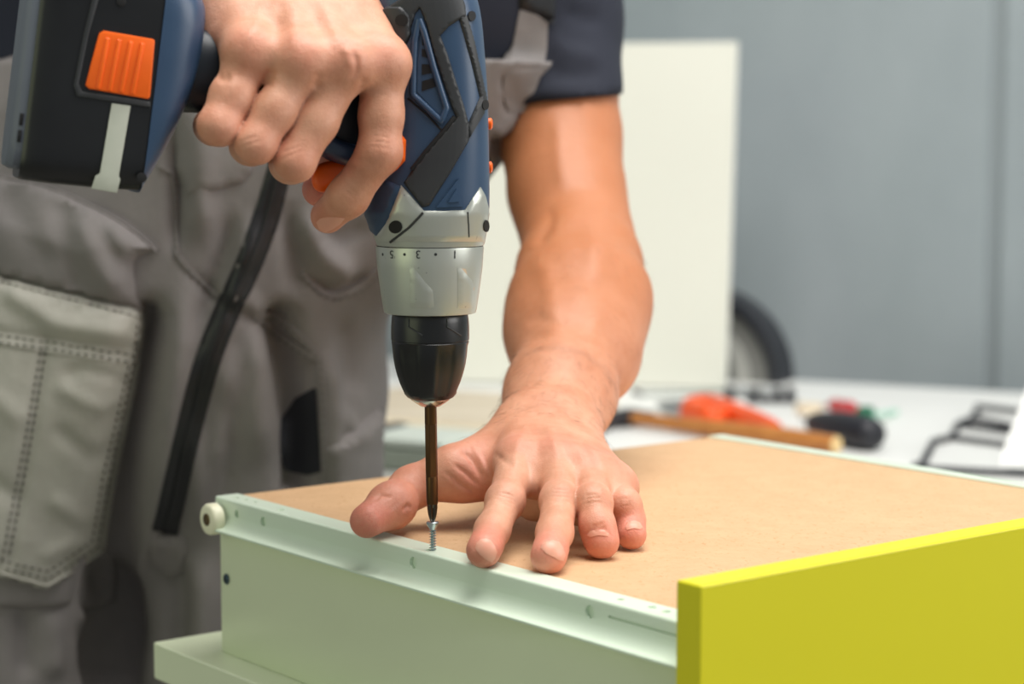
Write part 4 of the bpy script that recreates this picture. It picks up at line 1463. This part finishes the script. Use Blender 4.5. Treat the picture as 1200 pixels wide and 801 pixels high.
# hip pouch above the holster pocket, its free edge folded back
pouch = cloth('pocket_flap', [(-40, 196), (0, 206), (40, 212), (78, 226), (110, 241), (140, 257), (166, 276), (186, 295), (176, 296), (163, 300), (156, 306), (157, 322), (162, 344), (167, 364), (110, 352), (50, 337), (0, 324), (-40, 316)],
              .010, m_cloth, 7, crown=.010, round_px=7, sink=.006, bulge=puff([([(20, 240), (60, 300)], -.004, 18), ([(110, 270), (140, 330)], .006, 14), ([(80, 250), (96, 330)], -.004, 12), ([(140, 272), (160, 300)], .005, 8)]))
pocket = cloth('thigh_pocket', [(-40, 312), (0, 322), (50, 335), (100, 347), (150, 358), (167, 364), (168, 380), (162, 430), (156, 462), (150, 490), (136, 556), (122, 645), (88, 668), (55, 688), (30, 681), (0, 673), (-40, 664)],
               .016, m_pocket, 7, crown=.006, round_px=5, sink=.006,
               bulge=puff([([(20, 340), (70, 372), (150, 384)], .006, 12), ([(0, 386), (60, 394), (162, 412)], -.003, 7), ([(58, 395), (36, 520), (12, 650)], -.003, 6), ([(80, 450), (120, 470), (140, 462)], .003, 9),
                           ([(76, 500), (110, 530), (130, 520)], -.003, 9), ([(70, 580), (100, 600), (120, 590)], .003, 10), ([(0, 460), (24, 480)], .003, 12), ([(0, 560), (16, 570)], -.003, 12), ([(86, 430), (100, 425), (150, 440)], -.003, 7), ([(60, 640), (80, 630), (110, 620)], .003, 9)]))
BP = bvh_mesh(pocket.data)
cloth('pocket_backing', [(-40, 640), (0, 650), (60, 664), (110, 640), (130, 640), (136, 672), (135, 706), (104, 711), (50, 713), (0, 711), (-40, 706)], .007, m_cloth, 7, crown=.003, round_px=4, sink=.006)
hemline = link('pocket_hem', drape(BP, [(-30, 383), (0, 389), (45, 395), (100, 402), (162, 411), (160, 428), (100, 419), (45, 411), (0, 404), (-30, 399)], .0012, 6, sink=.001), m_pocket.m, over)
link('pocket_hem', drape(BP, ribbon([(-30, 317), (0, 324), (50, 338), (100, 350), (165, 367)], 12), .0012, 6, sink=.001), m_pocket.m, over)
link('pocket_piping', auto_smooth(arrays_mesh('t', *tube_arrays(on_surface_line(BP, [(166, 368), (166, 382), (160, 432), (154, 462), (148, 492), (134, 558), (120, 644), (87, 667), (55, 686), (30, 679), (0, 671)], 5, .0006), .0011, 8)), 60), m_pocket.m, over)
BF = bvh_mesh(pouch.data)
link('pocket_piping', auto_smooth(arrays_mesh('t', *tube_arrays(on_surface_line(BF, smooth_open([(-30, 200), (0, 208), (40, 214), (78, 228), (110, 243), (140, 259), (166, 278), (183, 295)], 1), 5, .0006), .0013, 8)), 60), m_cloth.m, over)
flap2 = cloth('pocket_flap', [(200, 110), (206, 150), (206, 200), (219, 230), (250, 224), (284, 214), (296, 200), (300, 150), (296, 110)], .004, m_cloth, 7, crown=.004, round_px=4, sink=.004)

# zip running down the thigh
zl = smooth_open([(332, 180), (324, 212), (314, 250), (292, 310), (262, 372), (240, 430), (222, 500), (208, 560), (193, 624)], 2)
zw = np.interp(np.linspace(0, 1, len(zl)), [0, .3, .55, .8, 1], [26, 32, 31, 30, 31])
zipper = cloth('zipper', ribbon(zl, list(zw)), .0024, m_zip, 6, sink=.004, round_px=3, relax=3)
BZ = bvh_mesh(zipper.data)
tz = on_surface_line(BZ, zl, 4, .0004)
link('zipper_coil', auto_smooth(fix_normals(arrays_mesh('t', *tube_arrays(tz, .0016, 8))), 60), m_zip.m, over)
cloth('zipper_end', [(172, 622), (185, 628), (206, 628), (216, 622), (220, 645), (214, 672), (196, 676), (178, 660)], .003, m_cloth, 6, crown=.002, round_px=4, sink=.004)

# dark sheet painted as the shade in the hip opening, and the pocket beyond
m_gap = Mat('gap_shade_dark', rgb(30, 31, 38), .9)
cloth('gap_shade', [(371, 452), (373, 500), (377, 552), (360, 556), (334, 550), (326, 524), (330, 490), (346, 466)], .0012, m_gap, 5, sink=.002)
cloth('hip_pocket', [(380, 522), (398, 514), (416, 502), (436, 482), (446, 476), (446, 600), (379, 600)], .008, m_cloth, 6, crown=.002, round_px=4, sink=.004)

# flat seams and their stitching
SEAMS = [[(-20, 198), (0, 203), (60, 216), (130, 248), (186, 291)], [(206, 296), (225, 320), (254, 346)], [(296, 370), (330, 392), (370, 420)], [(304, 370), (322, 366), (346, 388), (372, 416)],
         [(353, 318), (372, 340), (392, 348), (420, 336), (442, 316)], [(374, 416), (378, 470), (380, 566)], [(187, 192), (205, 205), (207, 300)]]
for sm in SEAMS:
    sm = smooth_open(sm, 1)
    link('seam', drape(BO, ribbon(sm, 6), .0016, 4, sink=.001, relax=2), m_cloth.m, over)
st = [stitch_arrays(BP, [(0, 330), (60, 346), (160, 371)]), stitch_arrays(BP, [(0, 394), (60, 401), (160, 416)], lift=.0014), stitch_arrays(BP, [(0, 402), (60, 409), (158, 425)], lift=.0014),
      stitch_arrays(BP, [(160, 380), (155, 430), (142, 490), (128, 556), (114, 640), (84, 660), (56, 678), (0, 664)]), stitch_arrays(BP, [(150, 428), (136, 490), (120, 556), (107, 634), (80, 652), (56, 669), (0, 656)]),
      stitch_arrays(BP, [(54, 412), (36, 520), (10, 656)]), stitch_arrays(BP, [(47, 412), (28, 520), (2, 656)])]
for sm in SEAMS[1:]:
    st.append(stitch_arrays(BO, [(x + 1, y + 5) for x, y in sm], lift=.0016, r=.0006))
tag(link('stitching', arrays_mesh('stitches', *join_arrays(st)), m_thread.m, over), kind='stuff')

# bib strap over the left shoulder
BS = bvh_of(np.concatenate([Vs, Vo]), np.concatenate([Qs, Qo + len(Vs)]))
strap = link('strap', drape(BS, [(603, 40), (609, 8), (624, 14), (641, 26), (640, 56), (637, 76), (626, 106), (612, 132), (596, 132), (588, 110), (590, 86), (598, 66)], .0012, 4, sink=.006, relax=10, flat=True), m_cloth.m, over)
link('strap_buckle', drape(BS, [(608, 10), (606, -30), (640, -40), (652, -20), (648, 28), (630, 18)], .005, 6, round_px=3, sink=.006), m_zip.m, over)
for s in (-1, 1):
    f = LF if s == 1 else RF
    def boot(P, f=f):
        d = seg(P, f + np.array((0, .01, .06)), f + np.array((0, .01, -.03)), .052, .046)
        d = smin(d, seg(P, f + np.array((0, -.02, -.04)), f + np.array((.01 * s, -.17, -.052)), .045, .036), .04)
        return smax(d, .001 - P[:, 2], .004)
    Vt, Qt, Gt = sdf_surface(boot, f + np.array((-.09, -.25, -.095)), f + np.array((.09, .1, .14)), .006)
    link('boot', arrays_mesh('boot', Vt, Qt), m_boot.m, person, True)
# ------------------------------------------------------------------ things on the far table, well out of focus
def tz(px, py, up=0.0):
    return atz(px, py, ZTAB + up)
m_wood = Mat('handle_wood', rgb(186, 118, 52), .45)
m_wood.base(m_wood.ramp(m_wood.noise(30, 5, .6, (.3, 3, 3)), [(.3, rgb(164, 98, 40)), (.7, rgb(200, 134, 66))]))
m_endg = Mat('wood_end_grain', rgb(226, 196, 140), .6)
m_iron = Mat('dark_iron', rgb(62, 62, 66), .45, .7)
m_blk = Mat('black_plastic', rgb(34, 35, 42), .45)
m_orng = Mat('orange_grip', rgb(240, 88, 24), .45)
m_redg = Mat('red_grip', rgb(190, 70, 72), .45)
m_green = Mat('green_grip', rgb(24, 104, 74), .4)
m_mintp = Mat('pale_green_plastic', rgb(176, 220, 200), .4)
m_chrome = Mat('tool_steel', rgb(176, 180, 182), .3, .9)
m_tape2 = Mat('cream_tape', rgb(226, 212, 186), .6)
m_grey = Mat('case_grey', rgb(128, 128, 124), .5)
m_lid = Mat('lid_pale', rgb(190, 198, 188), .6)
m_ribg = Mat('case_rib', rgb(176, 176, 170), .5)
m_ply = Mat('plywood', rgb(206, 194, 172), .6)
m_ply.base(m_ply.ramp(m_ply.noise(12, 5, .6, (.2, 2, 2)), [(.3, rgb(196, 182, 158)), (.7, rgb(216, 205, 184))]))
m_cloth2 = Mat('sage_cloth', rgb(150, 158, 146), .8)

# cream board leaning on the wall
pr = tz(851, 455); pl = tz(492, 447)
px_ = pr - pl; wlen = np.linalg.norm(px_); px_ /= wlen
lean = math.radians(9)
back = np.cross(Z, px_); back = back if back[1] > 0 else -back
pu = Z * math.cos(lean) + back * math.sin(lean)
pn = np.cross(px_, pu)
hgt = None
for k in range(300, 700):
    q = pr + pu * (k / 1000)
    if pix(q[None])[0][1] < 52: hgt = k / 1000; break
tilt = .005
cream = empty('furniture_panel', (pl + pr) / 2, 'tall cream furniture panel leaning upright behind the bent arm', 'panel')
M = frame_matrix(px_, pu, pn, pl)
me = box_mesh(M, wlen, hgt, .016, .001)
for v in me.vertices:                           # cut a little out of square, wider at the top
    q = np.array(v.co) - pl
    if q @ px_ > wlen / 2: v.co += Vector(px_ * tilt * (q @ pu) / hgt)
link('board', me, m_cream.m, cream)
edge = box_mesh(frame_matrix(px_, pu, pn, pr), .0012, hgt, .016, .0003)
for v in edge.vertices: v.co += Vector(px_ * tilt * ((np.array(v.co) - pr) @ pu) / hgt)
link('edge_band', edge, m_white.m, cream)

# round-topped case beside it
cc = tz(806, 446) + ty * .0; 
cc = np.array((cc[0], cc[1], ZTAB))
case = empty('round_case', cc, 'grey round topped case with black rim half hidden behind the cream panel', 'case')
def half_disc(r0, r1, d0, d1, c):
    V, Fc = [], []
    n = 24
    for k in range(n + 1):
        a = math.pi * k / n
        for r in (r0, r1):
            for d in (d0, d1):
                V.append(c + tx * (r * math.cos(a)) + Z * (r * math.sin(a)) + ty * d)
    for k in range(n):
        a, b = k * 4, (k + 1) * 4
        Fc += [(a, b, b + 1, a + 1), (a + 2, a + 3, b + 3, b + 2), (a, a + 2, b + 2, b), (a + 1, b + 1, b + 3, a + 3)]
    Fc += [(0, 1, 3, 2), (n * 4, n * 4 + 2, n * 4 + 3, n * 4 + 1)]
    return auto_smooth(fix_normals(arrays_mesh('hd', V, Fc)), 40)
link('rim', half_disc(.124, .139, .012, .085, cc), m_blk.m, case)
link('shell', half_disc(.001, .1245, .022, .075, cc), m_grey.m, case)
link('rib', half_disc(.070, .092, .016, .080, cc), m_ribg.m, case)

def tool(name, loc, label, cat, group=None):
    return empty(name, (*loc[:2], ZTAB), label, cat, group)
def handle_mesh(p, q, rs, n=16, ts=None):
    p = np.asarray(p); q = np.asarray(q)
    ts = ts or [i / (len(rs) - 1) for i in range(len(rs))]
    return auto_smooth(fix_normals(arrays_mesh('h', *tube_arrays([p + (q - p) * t for t in ts], rs, n))), 50)

# hammer with a wooden handle
a, b = tz(735, 489, .012), tz(980, 521, .012)
hm = tool('hammer', a, 'hammer with an orange brown wooden handle and dark head', 'hammer')
dirh = (b - a) / np.linalg.norm(b - a); sideh = np.cross(Z, dirh)
hdl = link('handle', handle_mesh(a, b, [.0075, .0085, .0095, .0115, .0122, .0120, .0105], 20), m_wood.m, hm)
link('end_face', handle_mesh(b - dirh * .001, b + dirh * .0012, [.0104, .0100], 20), m_endg.m, hm)
link('head', handle_mesh(a - sideh * .055 + dirh * .0, a + sideh * .050, [.0118, .0125, .0095, .012, .012, .009, .0055, .003], 16), m_iron.m, hm)

# pliers with orange grips
pj = tz(772, 474, .010)
pls = tool('pliers', pj, 'pliers with two bright orange grips lying behind the wooden handle', 'pliers')
jv = tz(806, 479, .010)
for pts in ([(806, 481), (824, 485), (836, 489), (852, 484)], [(806, 477), (832, 474), (860, 484), (890, 494), (910, 502)]):
    pts3 = [tz(x, y, .013) for x, y in smooth_open(pts, 2)]
    r = [.008 + .0075 * math.sin(math.pi * min(1, (i + 2) / (len(pts3) + 1)) ** .7) for i in range(len(pts3))]
    link('grip', auto_smooth(fix_normals(arrays_mesh('g', *tube_arrays(pts3, r, 16))), 60), m_orng.m, pls)
link('jaw', handle_mesh(jv, pj + np.array((0, .006, 0)), [.008, .011, .008, .004], 12), m_chrome.m, pls)
link('jaw', handle_mesh(jv, pj - np.array((0, .008, 0)), [.008, .011, .008, .004], 12), m_chrome.m, pls)

# steel ruler lying further back
a, b = tz(752, 463, .001), tz(905, 458, .001)
rl = tool('steel_ruler', a, 'thin dark steel ruler lying flat behind the orange pliers', 'ruler')
d = (b - a); L_ = np.linalg.norm(d); d /= L_
link('blade', slab_mesh(a - Z * .001, d, np.cross(Z, d), Z, L_, .026, .0016, .0003), Mat('ruler_steel', rgb(120, 138, 132), .4, .6).m, rl)
link('end_stop', slab_mesh(a - Z * .001 - d * .004, d, np.cross(Z, d), Z, .006, .034, .006, .001), m_iron.m, rl)

# rail of sockets
a, b = tz(848, 473, 0), tz(934, 473, 0)
rk = tool('socket_rail', a, 'black rail of small steel and dark sockets behind the pliers', 'socket rail')
d = (b - a); L_ = np.linalg.norm(d); d /= L_; e = np.cross(Z, d)
link('rail', slab_mesh(a + Z * .0005, d, e, Z, L_, .018, .008, .0015), m_blk.m, rk)
for k in range(6):
    c = a + d * (L_ * (k + .5) / 6) + e * .009
    link('socket', lathe_mesh([(.008, .0045), (.009, .0062), (.021, .0066), (.022, .0060), (.022, .0040), (.014, .0036)], c, Z, X, 18), (m_chrome if k in (1, 3) else m_blk).m, rk)

# white caps
for x, y, r, l in ((866, 481, .011, 'small white plastic cap standing close behind the orange pliers'), (932, 512, .011, 'small white plastic cap beside the end of the wooden handle')):
    c = tz(x, y, .0002)
    w = tool('plastic_cap', c, l, 'cap', 'white plastic caps')
    link('cap_body', lathe_mesh([(0, r), (.010, r), (.014, r * .85), (.016, r * .4), (.0165, .001)], c, Z, X, 24), m_white.m, w)
    link('flange', lathe_mesh([(0, r * 1.25), (.002, r * 1.25), (.0026, r * 1.0)], c, Z, X, 24), m_white.m, w)

# roll of cream tape
c = tz(948, 484, 0)
tp = tool('tape_roll', c, 'roll of cream masking tape lying near the dark grip', 'tape')
link('roll', lathe_mesh([(0, .012), (0, .0185), (.0005, .019), (.0125, .019), (.013, .0185), (.013, .012)], c, Z, X, 32), m_tape2.m, tp)
link('core', lathe_mesh([(.0002, .0115), (.0132, .0122), (.0132, .0105), (.0004, .0100)], c, Z, X, 32), m_ply.m, tp)

# chunky black-handled screwdriver
a, b = tz(952, 495, .020), tz(1028, 510, .020)
sd = tool('screwdriver', a, 'screwdriver with a fat black handle at the right end of the tools', 'screwdriver')
link('handle', handle_mesh(a, b, [.011, .0145, .017, .0195, .0205, .0205, .0195, .016, .008], 22, [0, .08, .2, .4, .6, .78, .9, .97, 1]), m_blk.m, sd)
link('shaft', handle_mesh(a + (a - b) * .28 + ty * .02, a + (b - a) * .05, [.003, .0032], 10), m_chrome.m, sd)

# red and green handled screwdrivers behind it
for pa, pb, m, m2, l, r in (((974, 474), (1004, 480), m_redg, m_chrome, 'slim screwdriver with a dull red handle beyond the black one', .0105),
                            ((1006, 484), (1024, 486), m_green, m_mintp, 'stubby screwdriver with a green handle right of the red one', .0115)):
    a, b = tz(*pa, r), tz(*pb, r)
    w = tool('screwdriver', a, l, 'screwdriver')
    link('handle', handle_mesh(a, b, [r * .6, r * .95, r * .8, r, r * .95, r * .5], 16), m.m, w)
    if m is m_redg: link('shaft', handle_mesh(a + (a - b) * .9 - Z * r * .7, a, [.0022, .0024], 8), m2.m, w)
    else: link('shaft', handle_mesh(b, tz(1050, 482, .004), [.0035, .004], 10), m2.m, w)

# black wire rack and white panel at the right edge
rail_px = [(1078, 548), (1094, 517), (1116, 512), (1122, 497), (1141, 489), (1146, 476)]
rp = [tz(x, y, .0045) for x, y in rail_px]
wr = tool('wire_rack', tz(1150, 520), 'black stepped wire rack lying flat on the white table', 'rack')
link('side_rail', auto_smooth(fix_normals(arrays_mesh('r', *tube_arrays(rp, .0042, 10))), 60), m_blk.m, wr)
for p, x1, y1 in ((rp[0], 1240, 557), (rp[2], 1192, 522), (rp[3], 1200, 508), (rp[4], 1205, 502), (rp[5], 1212, 484)):
    link('rung', auto_smooth(fix_normals(arrays_mesh('r', *tube_arrays([p, tz(x1, y1, .0045)], .0038, 10))), 60), m_blk.m, wr)
link('foot', lathe_mesh([(-.0043, .009), (.004, .009), (.006, .006)], rp[0], Z, X, 20), m_blk.m, wr)

q0 = tz(1168, 546, .0095)
wp = tool('white_shelf', q0, 'white shelf board propped on edge on the black rack', 'shelf')
ux = np.array((.94, -.34, 0)); ux /= np.linalg.norm(ux); uy = np.cross(Z, ux)
M = frame_matrix(ux, uy, Z, q0)
me = box_mesh(M, .20, .016, .115, .0015)
for v in me.vertices:
    hgt_ = v.co.z - q0[2]
    v.co += Vector(ux * hgt_ * .30 + uy * hgt_ * .9)
link('board', me, m_white.m, wp)
knob_c = q0 + ux * .045 + Z * .026 + ux * .008 + uy * .023 - uy * .003
link('knob', lathe_mesh([(-.004, .004), (.003, .004), (.006, .0095), (.012, .0105), (.015, .008), (.016, .001)], knob_c, -uy, X, 20), m_blk.m, wp)

# left, glimpsed between the drill and the overalls
a = tz(330, 492, .0005)
pk = tool('plywood_sheet', a, 'pale plywood sheet lying on the far table behind the chuck', 'sheet')
link('sheet', slab_mesh(a, tx, ty, Z, .34, .30, .012, .001), m_ply.m, pk)
link('edge_strip', slab_mesh(a - ty * .003, tx, ty, Z, .34, .003, .0125, .0005), m_tape2.m, pk)
a, b = tz(436, 508, .014), tz(478, 505, .014)
gl = tool('scraper', a, 'dark handled scraper lying between the overalls and the driver bit', 'scraper')
link('handle', handle_mesh(a, b, [.009, .0125, .011, .0125, .009], 16), m_blk.m, gl)
link('blade', slab_mesh(b - Z * .012, (b - a) / np.linalg.norm(b - a), np.cross(Z, b - a) / np.linalg.norm(b - a), Z, .05, .03, .0012, .0003), m_chrome.m, gl)
a = tz(424, 549, .0005)
bx_ = tool('sage_box', a, 'low sage green box on the table edge beside the hip pocket', 'box')
link('tray', slab_mesh(a, tx, ty, Z, .10, .10, .026, .004, 3), m_cloth2.m, bx_)
link('lid', slab_mesh(a + Z * .0262 - tx * .001 - ty * .001, tx, ty, Z, .102, .102, .010, .003, 3), m_lid.m, bx_)
